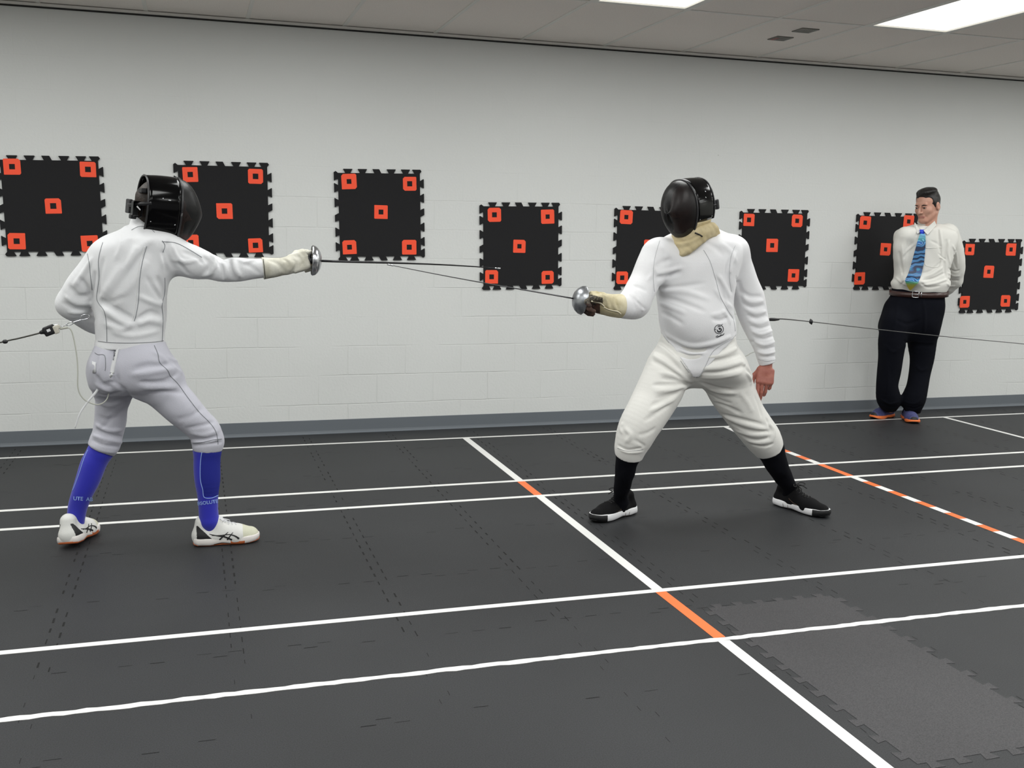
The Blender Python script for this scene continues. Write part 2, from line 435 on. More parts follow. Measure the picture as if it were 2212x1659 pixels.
# ================================================================ SETTING
m_wall = bpy.data.materials.new('painted_block'); m_wall.use_nodes = True
nt = m_wall.node_tree; B = nt.nodes['Principled BSDF']; B.inputs['Roughness'].default_value = .62
tc = nt.nodes.new('ShaderNodeTexCoord'); mp = nt.nodes.new('ShaderNodeMapping'); mp.inputs['Rotation'].default_value = (math.radians(-90), 0, 0)
nt.links.new(tc.outputs['Object'], mp.inputs['Vector'])
wob = nt.nodes.new('ShaderNodeTexNoise'); wob.inputs['Scale'].default_value = 2.2; wob.inputs['Detail'].default_value = 3
nt.links.new(tc.outputs['Object'], wob.inputs['Vector'])
mixv = nt.nodes.new('ShaderNodeMixRGB'); mixv.blend_type = 'LINEAR_LIGHT'; mixv.inputs[0].default_value = .008
nt.links.new(mp.outputs[0], mixv.inputs[1]); nt.links.new(wob.outputs['Color'], mixv.inputs[2])
br = nt.nodes.new('ShaderNodeTexBrick'); br.inputs['Scale'].default_value = 1; br.inputs['Brick Width'].default_value = .4
br.inputs['Row Height'].default_value = .2; br.inputs['Mortar Size'].default_value = .004; br.inputs['Mortar Smooth'].default_value = .5
br.inputs['Color1'].default_value = (1,1,1,1); br.inputs['Color2'].default_value = (1,1,1,1); br.inputs['Mortar'].default_value = (0,0,0,1)
nt.links.new(mixv.outputs[0], br.inputs['Vector'])
msk = nt.nodes.new('ShaderNodeTexNoise'); msk.inputs['Scale'].default_value = 1.7; msk.inputs['Detail'].default_value = 4
nt.links.new(tc.outputs['Object'], msk.inputs['Vector'])
mr = nt.nodes.new('ShaderNodeMapRange'); mr.inputs[1].default_value = .42; mr.inputs[2].default_value = .62; nt.links.new(msk.outputs['Fac'], mr.inputs[0])
# joints show low on the wall, where the paint is thinner
sx = nt.nodes.new('ShaderNodeSeparateXYZ'); nt.links.new(tc.outputs['Object'], sx.inputs[0])
mz = nt.nodes.new('ShaderNodeMapRange'); mz.inputs[1].default_value = 1.9; mz.inputs[2].default_value = .9; mz.inputs[3].default_value = .12; mz.inputs[4].default_value = 1
nt.links.new(sx.outputs['Z'], mz.inputs[0])
mm = nt.nodes.new('ShaderNodeMath'); mm.operation = 'MULTIPLY'; nt.links.new(mr.outputs[0], mm.inputs[0]); nt.links.new(mz.outputs[0], mm.inputs[1])
mm2 = nt.nodes.new('ShaderNodeMath'); mm2.operation = 'MULTIPLY'; nt.links.new(br.outputs['Fac'], mm2.inputs[0]); nt.links.new(mm.outputs[0], mm2.inputs[1])
inv = nt.nodes.new('ShaderNodeMath'); inv.operation = 'SUBTRACT'; inv.inputs[0].default_value = 1; nt.links.new(mm2.outputs[0], inv.inputs[1])
grn = nt.nodes.new('ShaderNodeTexNoise'); grn.inputs['Scale'].default_value = 60; grn.inputs['Detail'].default_value = 5; nt.links.new(tc.outputs['Object'], grn.inputs['Vector'])
b1 = nt.nodes.new('ShaderNodeBump'); b1.inputs['Strength'].default_value = .28; b1.inputs['Distance'].default_value = .004; nt.links.new(grn.outputs['Fac'], b1.inputs['Height'])
b2 = nt.nodes.new('ShaderNodeBump'); b2.inputs['Strength'].default_value = .55; b2.inputs['Distance'].default_value = .006
nt.links.new(inv.outputs[0], b2.inputs['Height']); nt.links.new(b1.outputs[0], b2.inputs['Normal']); nt.links.new(b2.outputs[0], B.inputs['Normal'])
# specks and chips
sp = nt.nodes.new('ShaderNodeTexNoise'); sp.inputs['Scale'].default_value = 24; sp.inputs['Detail'].default_value = 8; sp.inputs['Roughness'].default_value = .7
mps = nt.nodes.new('ShaderNodeMapping'); mps.inputs['Scale'].default_value = (.45, 1, 1); nt.links.new(tc.outputs['Object'], mps.inputs[0]); nt.links.new(mps.outputs[0], sp.inputs['Vector'])
rs = nt.nodes.new('ShaderNodeValToRGB'); rs.color_ramp.elements[0].position = .290; rs.color_ramp.elements[0].color = srgb('8c8c88'); rs.color_ramp.elements[1].position = .305; rs.color_ramp.elements[1].color = srgb('dbdddb')
nt.links.new(sp.outputs['Fac'], rs.inputs['Fac']); nt.links.new(rs.outputs['Color'], B.inputs['Base Color'])
m_wallp = mat('painted_wall', 'd8d8d2', .7)
XL, XR, YB = -4.5, 10.5, -10.5
def struct(name, geo, m, **kw):
    o = obj(name, geo, m, smooth=False, **kw); o['kind'] = 'structure'; return o
struct('wall_back', box((XL, 0, 0), (XR, .2, 2.95)), m_wall)
struct('wall_left', box((XL-.2, YB-.2, 0), (XL, .2, 2.95)), m_wallp)
struct('wall_right', box((XR, YB-.2, 0), (XR+.2, .2, 2.95)), m_wallp)
struct('wall_front', box((XL, YB-.2, 2.35), (XR, YB, 2.95)), m_wallp)  # unseen header, front left open below for added fill light from the world
# baseboard: vinyl cove with a curved toe
prof = [(0, .095), (-.003, .0955), (-.004, .093), (-.0045, .02), (-.007, .009), (-.013, .003), (-.02, .0), (0, 0)]
n = len(prof); vs = [(XL, a, b) for a, b in prof]+[(XR, a, b) for a, b in prof]
fs = [(i, (i+1) % n, (i+1) % n+n, i+n) for i in range(n)]
struct('baseboard_back', (vs, fs), mat('grey_vinyl', '6a7076', .42, bump=.05, bscale=12))

# floor: black rubber interlocking mats, seams cut as dark gaps
def rubber(name, c, fleck):
    m = bpy.data.materials.new(name); m.use_nodes = True; nt = m.node_tree; B = nt.nodes['Principled BSDF']
    tc = nt.nodes.new('ShaderNodeTexCoord'); a = nt.nodes.new('ShaderNodeTexNoise'); a.inputs['Scale'].default_value = 1.1; a.inputs['Detail'].default_value = 6
    b = nt.nodes.new('ShaderNodeTexNoise'); b.inputs['Scale'].default_value = 260; b.inputs['Detail'].default_value = 3
    for x in (a, b): nt.links.new(tc.outputs['Object'], x.inputs['Vector'])
    r = nt.nodes.new('ShaderNodeValToRGB'); c0 = srgb(c)
    r.color_ramp.elements[0].position = .35; r.color_ramp.elements[0].color = tuple(x*.88 for x in c0[:3])+(1,)
    r.color_ramp.elements[1].position = .7; r.color_ramp.elements[1].color = tuple(x*1.12 for x in c0[:3])+(1,)
    nt.links.new(a.outputs['Fac'], r.inputs[0])
    r2 = nt.nodes.new('ShaderNodeValToRGB'); r2.color_ramp.elements[0].position = .3; r2.color_ramp.elements[0].color = (1-fleck,)*3+(1,)
    r2.color_ramp.elements[1].position = .72; r2.color_ramp.elements[1].color = (1+fleck,)*3+(1,); nt.links.new(b.outputs['Fac'], r2.inputs[0])
    mx = nt.nodes.new('ShaderNodeMixRGB'); mx.blend_type = 'MULTIPLY'; mx.inputs[0].default_value = 1
    nt.links.new(r.outputs[0], mx.inputs[1]); nt.links.new(r2.outputs[0], mx.inputs[2]); nt.links.new(mx.outputs[0], B.inputs['Base Color'])
    B.inputs['Roughness'].default_value = .55; B.inputs['Specular IOR Level'].default_value = .3
    bp = nt.nodes.new('ShaderNodeBump'); bp.inputs['Strength'].default_value = .35; bp.inputs['Distance'].default_value = .002
    nt.links.new(b.outputs['Fac'], bp.inputs['Height']); nt.links.new(bp.outputs[0], B.inputs['Normal'])
    return m
m_floor = rubber('black_rubber_floor', '2e2f31', .42)
m_gap = mat('seam_gap', '060606', .9)
m_patch = rubber('grey_rubber_mat', '403f41', .42)
geo = [box((XL, YB, -.1), (XR, 0, 0))]
rg = random.Random(3); SX0, SP = 0.115, .578
seamx = [-.49-SP*k for k in range(7, 0, -1)]+[-.49, .11, .70, 1.265, 1.84, 2.41, 2.955, 3.53, 4.1, 4.68, 5.26, 5.84, 6.42, 7.0]
seamy = [-.62-.602*k for k in range(0, 10)]
vs = []; fs = []
def dash(x0, y0, x1, y1, z=.0006):
    n = len(vs); vs.extend([(x0, y0, z), (x1, y0, z), (x1, y1, z), (x0, y1, z)]); fs.append((n, n+1, n+2, n+3))
for sx_ in seamx:                      # seams running from the wall towards the viewer
    y = -.1; i = 0
    while y > -3.62:
        cell = int((-y-.02)/.602); vis = random.Random(cell*31+int(sx_*100)).random()
        for s_, ph in ((-1, 0), (1, .048)):
            L = .042+rg.uniform(-.008, .006); w = .0016+.0022*rg.random()*(vis > .25)
            if rg.random() < .86: dash(sx_+s_*.019-w, y-ph-L, sx_+s_*.019+w, y-ph)
        y -= .0985
    while y > -7:                       # nearer mats are knitted tighter: a faint zigzag
        for s_, ph in ((-1, 0), (1, .048)):
            if rg.random() < .28: dash(sx_+s_*.019-.0009, y-ph-.03, sx_+s_*.019+.0009, y-ph)
        y -= .0985
for sy in seamy:
    x = XL
    while x < 7.2:
        for s_, ph in ((-1, 0), (1, .048)):
            if rg.random() < (.45 if -4 < sy < -2.9 else .3): w = .0007+.0012*rg.random(); dash(x+ph, sy+s_*.016-w, x+ph+.045, sy+s_*.016+w)
        x += .0985
geo.append((vs, fs, 1))
struct('floor', geo, [m_floor, m_gap])

# ceiling: acoustic tiles in a lay-in grid, holes where the lamps sit
m_tile = mat('acoustic_tile', 'f6efe8', .95, bump=.5, bscale=90, var=.06, vscale=120)
m_grid = mat('ceiling_grid_metal', 'e8e6e0', .5)
gx = [GX0+GP*i for i in range(-7, 18)]; gy = [-.08]+[-1.30-1.22*k for k in range(0, 8)]
gyy = [0, -1.30]+[-1.30-1.22*k for k in range(1, 8)]
geo = []
lamp_cells = set((round(x, 3), j) for x in LIGHT_X for j in (1, 3, 5))
allx = [XL]+[g for g in gx if XL < g < XR]+[XR]
for i in range(len(allx)-1):
    for j in range(len(gyy)):
        y1 = gyy[j]; y0 = gyy[j+1] if j+1 < len(gyy) else YB
        if (round(allx[i], 3), j) in lamp_cells: continue
        geo.append(box((allx[i], y0, CEIL), (allx[i+1], y1, CEIL+.02)))
for g in allx[1:-1]: geo.append(box((g-.012, YB, CEIL-.004), (g+.012, 0, CEIL+.001), 1))
for g in gyy[1:]: geo.append(box((XL, g-.012, CEIL-.0042), (XR, g+.012, CEIL+.001), 1))
struct('ceiling', geo, [m_tile, m_grid])
struct('trim_1', box((XL, -.022, CEIL-.020), (XR, 0, CEIL-.0045)), m_grid)
struct('trim_shadow_strip', box((XL, -.004, CEIL-.030), (XR, 0, CEIL-.020)), mat('painted_shadow_gap', '2a2a28', .8))  # dark-coloured strip stands in for the shadow line under the ceiling trim

# ceiling lights (the two seen, and their rows)
m_dif = emis('lamp_diffuser', 'fffdf6', 1.6)
m_lampf = mat('lamp_frame', 'e4e2dc', .4)
def ceiling_light(lx, ly, label):
    x0, x1, y1, y0 = lx+.012, lx+GP-.012, ly-.012, ly-1.22+.012
    t = empty('ceiling_light', ((x0+x1)/2, (y0+y1)/2, CEIL), label, 'ceiling light', 'recessed ceiling lights')
    fr = [box((x0, y0, CEIL-.004), (x0+.022, y1, CEIL+.05)), box((x1-.022, y0, CEIL-.004), (x1, y1, CEIL+.05)),
          box((x0+.022, y0, CEIL-.004), (x1-.022, y0+.022, CEIL+.05)), box((x0+.022, y1-.022, CEIL-.004), (x1-.022, y1, CEIL+.05))]
    obj('frame', fr, m_lampf, t, smooth=False)
    # prismatic lens panel, slightly pillowed
    nx, ny = 6, 12; v = []; f = []
    for a in range(nx+1):
        for b in range(ny+1):
            u, w = a/nx, b/ny; v.append((x0+.022+(x1-x0-.044)*u, y0+.022+(y1-y0-.044)*w, CEIL+.006-.006*math.sin(math.pi*u)*math.sin(math.pi*w)))
    for a in range(nx):
        for b in range(ny): q = a*(ny+1)+b; f.append((q, q+1, q+ny+2, q+ny+1))
    obj('diffuser', (v, f), m_dif, t)
for lx in LIGHT_X:
    for j, ly in enumerate(LIGHT_Y):
        seen = j == 0 and 2 < lx < 4.5
        if seen: lb = 'lit recessed ceiling light nearer the middle of the top edge' if lx < 3 else 'lit recessed ceiling light on the right, above the standing referee'
        else: lb = 'recessed ceiling light out of the picture'
        ceiling_light(lx, ly, lb)
# small ceiling vents
def vent(cx, cy, label, red):
    t = empty('ceiling_vent', (cx, cy, CEIL), label, 'ceiling vent', 'small louvred vents in the ceiling')
    a = .062
    obj('frame', [box((cx-a, cy-a, CEIL-.006), (cx-a+.012, cy+a, CEIL)), box((cx+a-.012, cy-a, CEIL-.006), (cx+a, cy+a, CEIL)),
                  box((cx-a+.012, cy-a, CEIL-.006), (cx+a-.012, cy-a+.012, CEIL)), box((cx-a+.012, cy+a-.012, CEIL-.006), (cx+a-.012, cy+a, CEIL))], mat('vent_metal', '6f6d66', .4, .3), t, smooth=False)
    obj('backing', box((cx-a+.01, cy-a+.01, CEIL-.0012), (cx+a-.01, cy+a-.01, CEIL-.0004)), mat('vent_dark', '23221f', .6), t, smooth=False)
    for k in range(7):
        x = cx-a+.018+k*.0145
        v, f, _ = box((x, cy-a+.012, CEIL-.0055), (x+.008, cy+a-.012, CEIL-.0035)); obj('slat', (v, f), mat('vent_slat', '77756d', .4, .3), t, smooth=False)
    if red: obj('red_tab', box((cx-a+.012, cy-a+.03, CEIL-.0075), (cx-a+.036, cy+a-.012, CEIL-.006)), mat('red_plastic', '8a2f2a', .4), t, smooth=False, label='red tab at the left end')
vent(3.785, -.735, 'small louvred ceiling vent with a red left end', True)
vent(3.782, -1.035, 'small grey louvred ceiling vent without red, beside the light', False)

# lighter mat set in the floor
def tabline(a, b, n, out, tw=.03, tip=.045, h=.03, ph=.5):
    """dovetail edge from a to b"""
    a = V(a); b = V(b); d = (b-a)/n; L = np.linalg.norm(d); d = d/L; o = V(out); P = []
    for i in range(n):
        c = a+d*L*(i+ph); P += [c-d*tw/2, c-d*tip/2+o*h, c+d*tip/2+o*h, c+d*tw/2]
    return P
P = []
x0, x1, y0, y1 = 1.845, 2.385, -4.85, -3.655
P += [(x0, y1)]+[tuple(p) for p in tabline((x0, y1), (x1, y1), 6, (0, 1))]+[(x1, y1)]+[tuple(p) for p in tabline((x1, y1), (x1, y0), 12, (1, 0))]
P += [(x1, y0)]+[tuple(p) for p in tabline((x1, y0), (x0, y0), 6, (0, -1))]+[(x0, y0)]+[tuple(p) for p in tabline((x0, y0), (x0, y1), 12, (-1, 0))]
nP = len(P); vs = [(p[0], p[1], 0.0011) for p in P]+[(p[0], p[1], -.008) for p in P]
fs = [tuple(range(nP))[::-1]]+[(i, (i+1) % nP, (i+1) % nP+nP, i+nP) for i in range(nP)]
om = obj('floor_mat', (vs, fs), m_patch, smooth=False, origin=(2.1, -4.25, 0)); tag(om, 'lighter grey interlocking rubber mat set in the floor, right foreground', 'floor mat')

# tape lines on the floor
m_tw = mat('white_tape', 'e9e9e6', .45); m_to = mat('orange_tape', 'f0763a', .45)
m_ts = bpy.data.materials.new('striped_tape'); m_ts.use_nodes = True
nt = m_ts.node_tree; tc = nt.nodes.new('ShaderNodeTexCoord'); sx = nt.nodes.new('ShaderNodeSeparateXYZ'); nt.links.new(tc.outputs['Object'], sx.inputs[0])
md = nt.nodes.new('ShaderNodeMath'); md.operation = 'MULTIPLY_ADD'; md.inputs[1].default_value = 4.4; md.inputs[2].default_value = 100.15; nt.links.new(sx.outputs['Y'], md.inputs[0])
fr = nt.nodes.new('ShaderNodeMath'); fr.operation = 'FRACT'; nt.links.new(md.outputs[0], fr.inputs[0])
gt = nt.nodes.new('ShaderNodeMath'); gt.operation = 'GREATER_THAN'; gt.inputs[1].default_value = .5; nt.links.new(fr.outputs[0], gt.inputs[0])
mx = nt.nodes.new('ShaderNodeMixRGB'); mx.inputs[1].default_value = srgb('e9e9e6'); mx.inputs[2].default_value = srgb('f0763a'); nt.links.new(gt.outputs[0], mx.inputs[0])
nt.links.new(mx.outputs[0], nt.nodes['Principled BSDF'].inputs['Base Color']); nt.nodes['Principled BSDF'].inputs['Roughness'].default_value = .45
def tape(pts, w, m, label, z=.0012, ragged=0.0, step=.05, seed=1, group=None):
    pts = [V(p) for p in pts]; rg = random.Random(seed); P = []
    for a, b in zip(pts[:-1], pts[1:]):
        n = max(1, int(np.linalg.norm(b-a)/step)); P += [a+(b-a)*i/n for i in range(n)]
    P.append(pts[-1]); P = np.array(P); T = np.gradient(P, axis=0); T /= np.linalg.norm(T, axis=1)[:, None]; S = np.stack([-T[:, 1], T[:, 0]], 1)
    vs = []; fs = []; la = lb = 0
    for i in range(len(P)):
        if ragged:
            la = .15*la+rg.uniform(-ragged, ragged); lb = .15*lb+rg.uniform(-ragged, ragged)
        a = P[i]+S[i]*(w/2+la); b = P[i]-S[i]*(w/2+lb)
        vs += [(a[0], a[1], z), (b[0], b[1], z), (a[0], a[1], 0.0001), (b[0], b[1], 0.0001)]
        if i: k = (i-1)*4; fs += [(k, k+1, k+5, k+4), (k+1, k+3, k+7, k+5), (k+2, k, k+4, k+6)]
    fs += [(0, 2, 3, 1), tuple(len(vs)-4+k for k in (0, 1, 3, 2))]
    c = P[len(P)//2]; o = obj('floor_tape', (vs, fs), m, smooth=False, origin=(c[0], c[1], 0)); tag(o, label, 'tape line', group); return o
LY = [-.349, -1.585, -1.927, -3.429, -3.938]
g_ = 'white lines along the floor'
tape([(XL+.2, LY[0]-.02), (.3, LY[0]), (8.6, LY[0])], .030, m_tw, 'white floor line nearest the wall, along the baseboard', group=g_)
tape([(XL+.2, LY[1]-.02), (1.75, LY[1]), (8.6, LY[1]-.01)], .034, m_tw, 'white floor line just behind the fencers\' feet, far one of the close pair', ragged=.0012, group=g_)
tape([(XL+.2, LY[2]-.02), (1.75, LY[2]), (8.6, LY[2]-.01)], .034, m_tw, 'white floor line just behind the fencers\' feet, near one of the close pair', group=g_)
tape([(XL+.2, LY[3]-.015), (.9, LY[3]), (8.6, LY[3]-.01)], .033, m_tw, 'straight clean white floor line in front of the fencers', group=g_)
tape([(XL+.2, LY[4]-.015), (.9, LY[4]), (8.6, LY[4])], .028, m_tw, 'ragged-edged white floor line nearest the viewer', ragged=.0034, step=.03, group=g_)
XC = [1.749, 3.711, 5.679]
c_ = 'cross line segments between the long lines'
tape([(XC[0], LY[0]-.015), (XC[0], LY[1]+.017)], .045, m_tw, 'white cross line from the wall line, left of the right fencer', z=.0010)
tape([(XC[0], LY[1]-.017), (XC[0], LY[2]+.017)], .045, m_to, 'short orange tape between the two close white lines, centre of floor', z=.0010)
tape([(XC[0], LY[2]-.017), (XC[0]-.003, LY[3]+.017)], .045, m_tw, 'white cross line running down between the two fencers', z=.0010)
tape([(XC[0]-.003, LY[3]-.017), (XC[0], LY[4]+.015)], .045, m_to, 'orange tape between the two nearest white lines', z=.0010)
tape([(XC[0], LY[4]-.015), (XC[0]-.005, -6.9)], .045, m_tw, 'wide white cross line leaving the bottom edge, right foreground', z=.0010)
tape([(XC[1]+.02, LY[0]-.015), (XC[1], LY[0]-.22)], .035, m_tw, 'short white tape end behind the right fencer\'s rear knee', z=.0010)
tape([(XC[1], LY[0]-.22), (XC[1], LY[1]+.017)], .045, m_ts, 'orange and white striped cross line behind the right fencer\'s rear sock', z=.0010)
tape([(XC[1], LY[1]-.017), (XC[1], LY[2]+.017)], .045, m_to, 'solid orange tape between the close white lines, right side', z=.0010)
tape([(XC[1], LY[2]-.017), (XC[1]+.01, LY[3]+.017)], .045, m_ts, 'orange and white striped cross line leaving the right edge', z=.0010)
tape([(XC[2], LY[0]-.015), (XC[2], LY[1]+.017)], .035, m_tw, 'white cross line right of the referee\'s shoes', z=.0010)

# wall targets: interlocking mats with five orange tape squares
m_mat = mat('black_foam_mat', '0f0f12', .85, bump=.25, bscale=160)
m_org = mat('orange_target_tape', 'ff5430', .6)
TC = [[(26,360),(190,366),(115,445),(36,521),(194,526)], [(411,377),(552,381),(485,456),(412,524),(552,530)],
      [(754,392),(885,397),(823,458),(755,534),(884,534)], [(1068,464),(1183,468),(1122,532),(1062,598),(1183,599)],
      [(1353,469),(1462,474),(1404,532),(1344,600),(1462,602)], [(1618,475),(1722,477),(1668,530),(1608,592),(1714,595)],
      [(1869,481),(1963,478.5),(1913,538.6),(1857,601.5),(1952,604)], [(2095,539),(2184,539),(2136,587),(2084,652),(2172,650)]]
MB_ = [[(-1.098,1.775),(-.528,1.802),(-.523,1.223),(-1.116,1.217)],[(-.089,1.792),(.494,1.805),(.509,1.214),(-.086,1.213)],
       [(.927,1.769),(1.518,1.795),(1.528,1.208),(.923,1.202)],[(1.937,1.581),(2.52,1.602),(2.532,1.008),(1.939,1.001)],
       [(2.946,1.579),(3.507,1.572),(3.561,1.009),(2.952,1.009)],[(3.963,1.579),(4.549,1.581),(4.573,1.018),(3.984,1.01)],
       [(4.979,1.587),(5.576,1.593),(5.632,.993),(4.991,1.004)],[(6.016,1.386),(6.603,1.406),(6.666,.81),(6.023,.818)]]
MLAB = ['black puzzle-edged wall mat with orange squares, at the left edge', 'black wall mat with orange squares behind the left fencer\'s mask',
        'black wall mat with orange squares just right of the left fencer\'s bell guard', 'black wall mat with orange squares between the two fencers, crossed by a blade',
        'black wall mat with orange squares partly hidden by the right fencer\'s mask', 'black wall mat with orange squares just right of the right fencer\'s shoulder',
        'black wall mat with orange squares partly hidden behind the referee', 'lowest black wall mat with orange squares, right of the referee']
SB = .555
for i, q in enumerate(MB_):
    C = np.mean(np.array(q), 0); ang = .5*(math.atan2(q[1][1]-q[0][1], q[1][0]-q[0][0])+math.atan2(q[2][1]-q[3][1], q[2][0]-q[3][0]))*.8
    out = []
    for sd in range(4):                # clockwise walk, four-fold symmetric
        a0 = math.pi/2*(-sd); e = V(math.cos(a0), math.sin(a0)); nn = V(-math.sin(a0), math.cos(a0))
        st = -e*SB/2+nn*SB/2; out.append(st)
        for t in range(6):
            d = (.12+.176*t)*SB; hw, tp, h = .017, .031, .027
            if t == 5: d = SB-.020
            p = st+e*d
            rr = .0035
            if t == 2: out += [p-e*hw, p-e*(tp-.004)+nn*(h-.006), p-e*(tp-.002)+nn*h, p+e*(hw-.002)+nn*h, p+e*(hw+.012)]
            elif t == 5: c9 = e*SB/2+nn*SB/2; out += [p-e*hw, p-e*(tp-.004)+nn*(h-.008), p-e*tp+nn*(h-.003), p-e*(tp-.003)+nn*h, c9+e*.004+nn*h, c9+e*.012+nn*(h-.012)]
            else: out += [p-e*hw, p-e*(tp-.004)+nn*(h-.008), p-e*tp+nn*(h-.003), p-e*(tp-.003)+nn*h, p+e*(tp-.003)+nn*h, p+e*tp+nn*(h-.003), p+e*(tp-.004)+nn*(h-.008), p+e*hw]
    ca, sa = math.cos(ang), math.sin(ang)
    # the last tab of a side sits on the corner: drop the corner point it covers
    pts = []
    for p in out: pts.append((C[0]+ca*p[0]-sa*p[1], C[1]+sa*p[0]+ca*p[1]))
    t = empty('wall_target', (C[0], -.001, C[1]), MLAB[i], 'wall target', 'black target mats on the wall')
    bm = bmesh.new(); ring = [bm.verts.new((p[0], -.012, p[1])) for p in pts]
    bm.faces.new(ring); bm.normal_update(); bmesh.ops.triangulate(bm, faces=bm.faces[:], ngon_method='EAR_CLIP'); bm.verts.index_update()
    tri = [tuple(v_.index for v_ in f_.verts) for f_ in bm.faces]; bm.free(); nP = len(pts)
    vs = [(p[0], -.012, p[1]) for p in pts]+[(p[0], -.0005, p[1]) for p in pts]
    fs = tri+[tuple(a+nP for a in f_[::-1]) for f_ in tri]+[(k, k+nP, (k+1) % nP+nP, (k+1) % nP) for k in range(nP)]
    obj('foam_mat', (vs, fs), m_mat, t, smooth=False)
    rg = random.Random(50+i)
    for (px, py) in TC[i]:
        c = at(px, py, -.0125); s_ = .0475+rg.uniform(-.002, .003); hi_ = .0165+rg.uniform(-.001, .001)
        # four overlapping tape strips: a square ring whose corners are clipped unevenly
        o_ = []
        for k, (ux, uz) in enumerate([(-1, 1), (1, 1), (1, -1), (-1, -1)]):
            cl = rg.choice([.002, .004, .008, .012]); 
            A = (ux*s_, uz*(s_-cl)); B_ = (ux*(s_-cl), uz*s_)
            o_ += [A, B_] if ux*uz < 0 else [B_, A]
        an = ang+rg.uniform(-.04, .04); ca2, sa2 = math.cos(an), math.sin(an)
        rot = lambda u, w: (c[0]+ca2*u-sa2*w, c[2]+sa2*u+ca2*w)
        inn = [(-hi_, hi_), (hi_, hi_), (hi_, -hi_), (-hi_, -hi_)]
        vs = []; fs = []
        O = [rot(*p) for p in o_]; I = [rot(*p) for p in inn]
        for y_ in (-.0132, -.0119):
            vs += [(p[0], y_, p[1]) for p in O]+[(p[0], y_, p[1]) for p in I]
        for k in range(4):
            a, b = 2*k, 2*k+1; a2 = (2*k+2) % 8; i0 = 8+k; i1 = 8+(k+1) % 4
            fs += [(a, b, i0), (b, a2, i1, i0)]
        for k in range(8): fs.append((k, (k+1) % 8, (k+1) % 8+12, k+12))
        for k in range(4): fs.append((8+k, 8+(k+1) % 4, 20+(k+1) % 4, 20+k))
        obj('orange_square', (vs, fs), m_org, t, smooth=False)
# ================================================================ PEOPLE: shared bits
m_skin = mat('skin', 'c08a76', .55, bump=.15, bscale=120, col2='b87c6a', vscale=30)
m_wh = mat('white_fencing_cloth', 'dfe0e2', .85, bump=.35, bscale=260, sheen=.2)
m_whg = mat('greyish_fencing_cloth', 'bfbfc9', .88, bump=.4, bscale=260, sheen=.15)
m_whw = mat('warm_white_cloth', 'e2e1dc', .86, bump=.35, bscale=260, sheen=.2)
m_seam = mat('grey_seam', '7f8286', .9)
m_seamw = mat('white_seam', 'e8e8e8', .9)
m_blk = mat('gloss_black_plastic', '060607', .12, spec=.22)
m_blkm = mat('matte_black_plastic', '141417', .45)
m_rim = mat('mask_rim_rubber', '2c2c2e', .3)
m_steel = mat('brushed_steel', 'c9cbce', .22, 1.0, bump=.08, bscale=40)
m_alu = mat('worn_alloy', 'b4b7ba', .33, .9, bump=.35, bscale=55, col2='8f9296', vscale=22)
m_rub = mat('dark_lining', '101010', .6)
m_hairb = mat('brown_hair', '33271f', .6, bump=.8, bscale=120, col2='1d1612', vscale=70)
# fine wire mesh of a mask: black lattice with see-through holes
m_mesh = bpy.data.materials.new('wire_mesh'); m_mesh.use_nodes = True
nt = m_mesh.node_tree; B = nt.nodes['Principled BSDF']; B.inputs['Base Color'].default_value = srgb('09090a'); B.inputs['Roughness'].default_value = .42; B.inputs['Specular IOR Level'].default_value = .35
tr = nt.nodes.new('ShaderNodeBsdfTransparent'); mx = nt.nodes.new('ShaderNodeMixShader'); mx.inputs[0].default_value = .13
nt.links.new(B.outputs[0], mx.inputs[1]); nt.links.new(tr.outputs[0], mx.inputs[2]); nt.links.new(mx.outputs[0], nt.nodes['Material Output'].inputs[0])
tc = nt.nodes.new('ShaderNodeTexCoord'); n_ = nt.nodes.new('ShaderNodeTexNoise'); n_.inputs['Scale'].default_value = 40
bp = nt.nodes.new('ShaderNodeBump'); bp.inputs['Strength'].default_value = .3; bp.inputs['Distance'].default_value = .003
nt.links.new(tc.outputs['Object'], n_.inputs[0]); nt.links.new(n_.outputs[0], bp.inputs['Height']); nt.links.new(bp.outputs[0], B.inputs['Normal'])

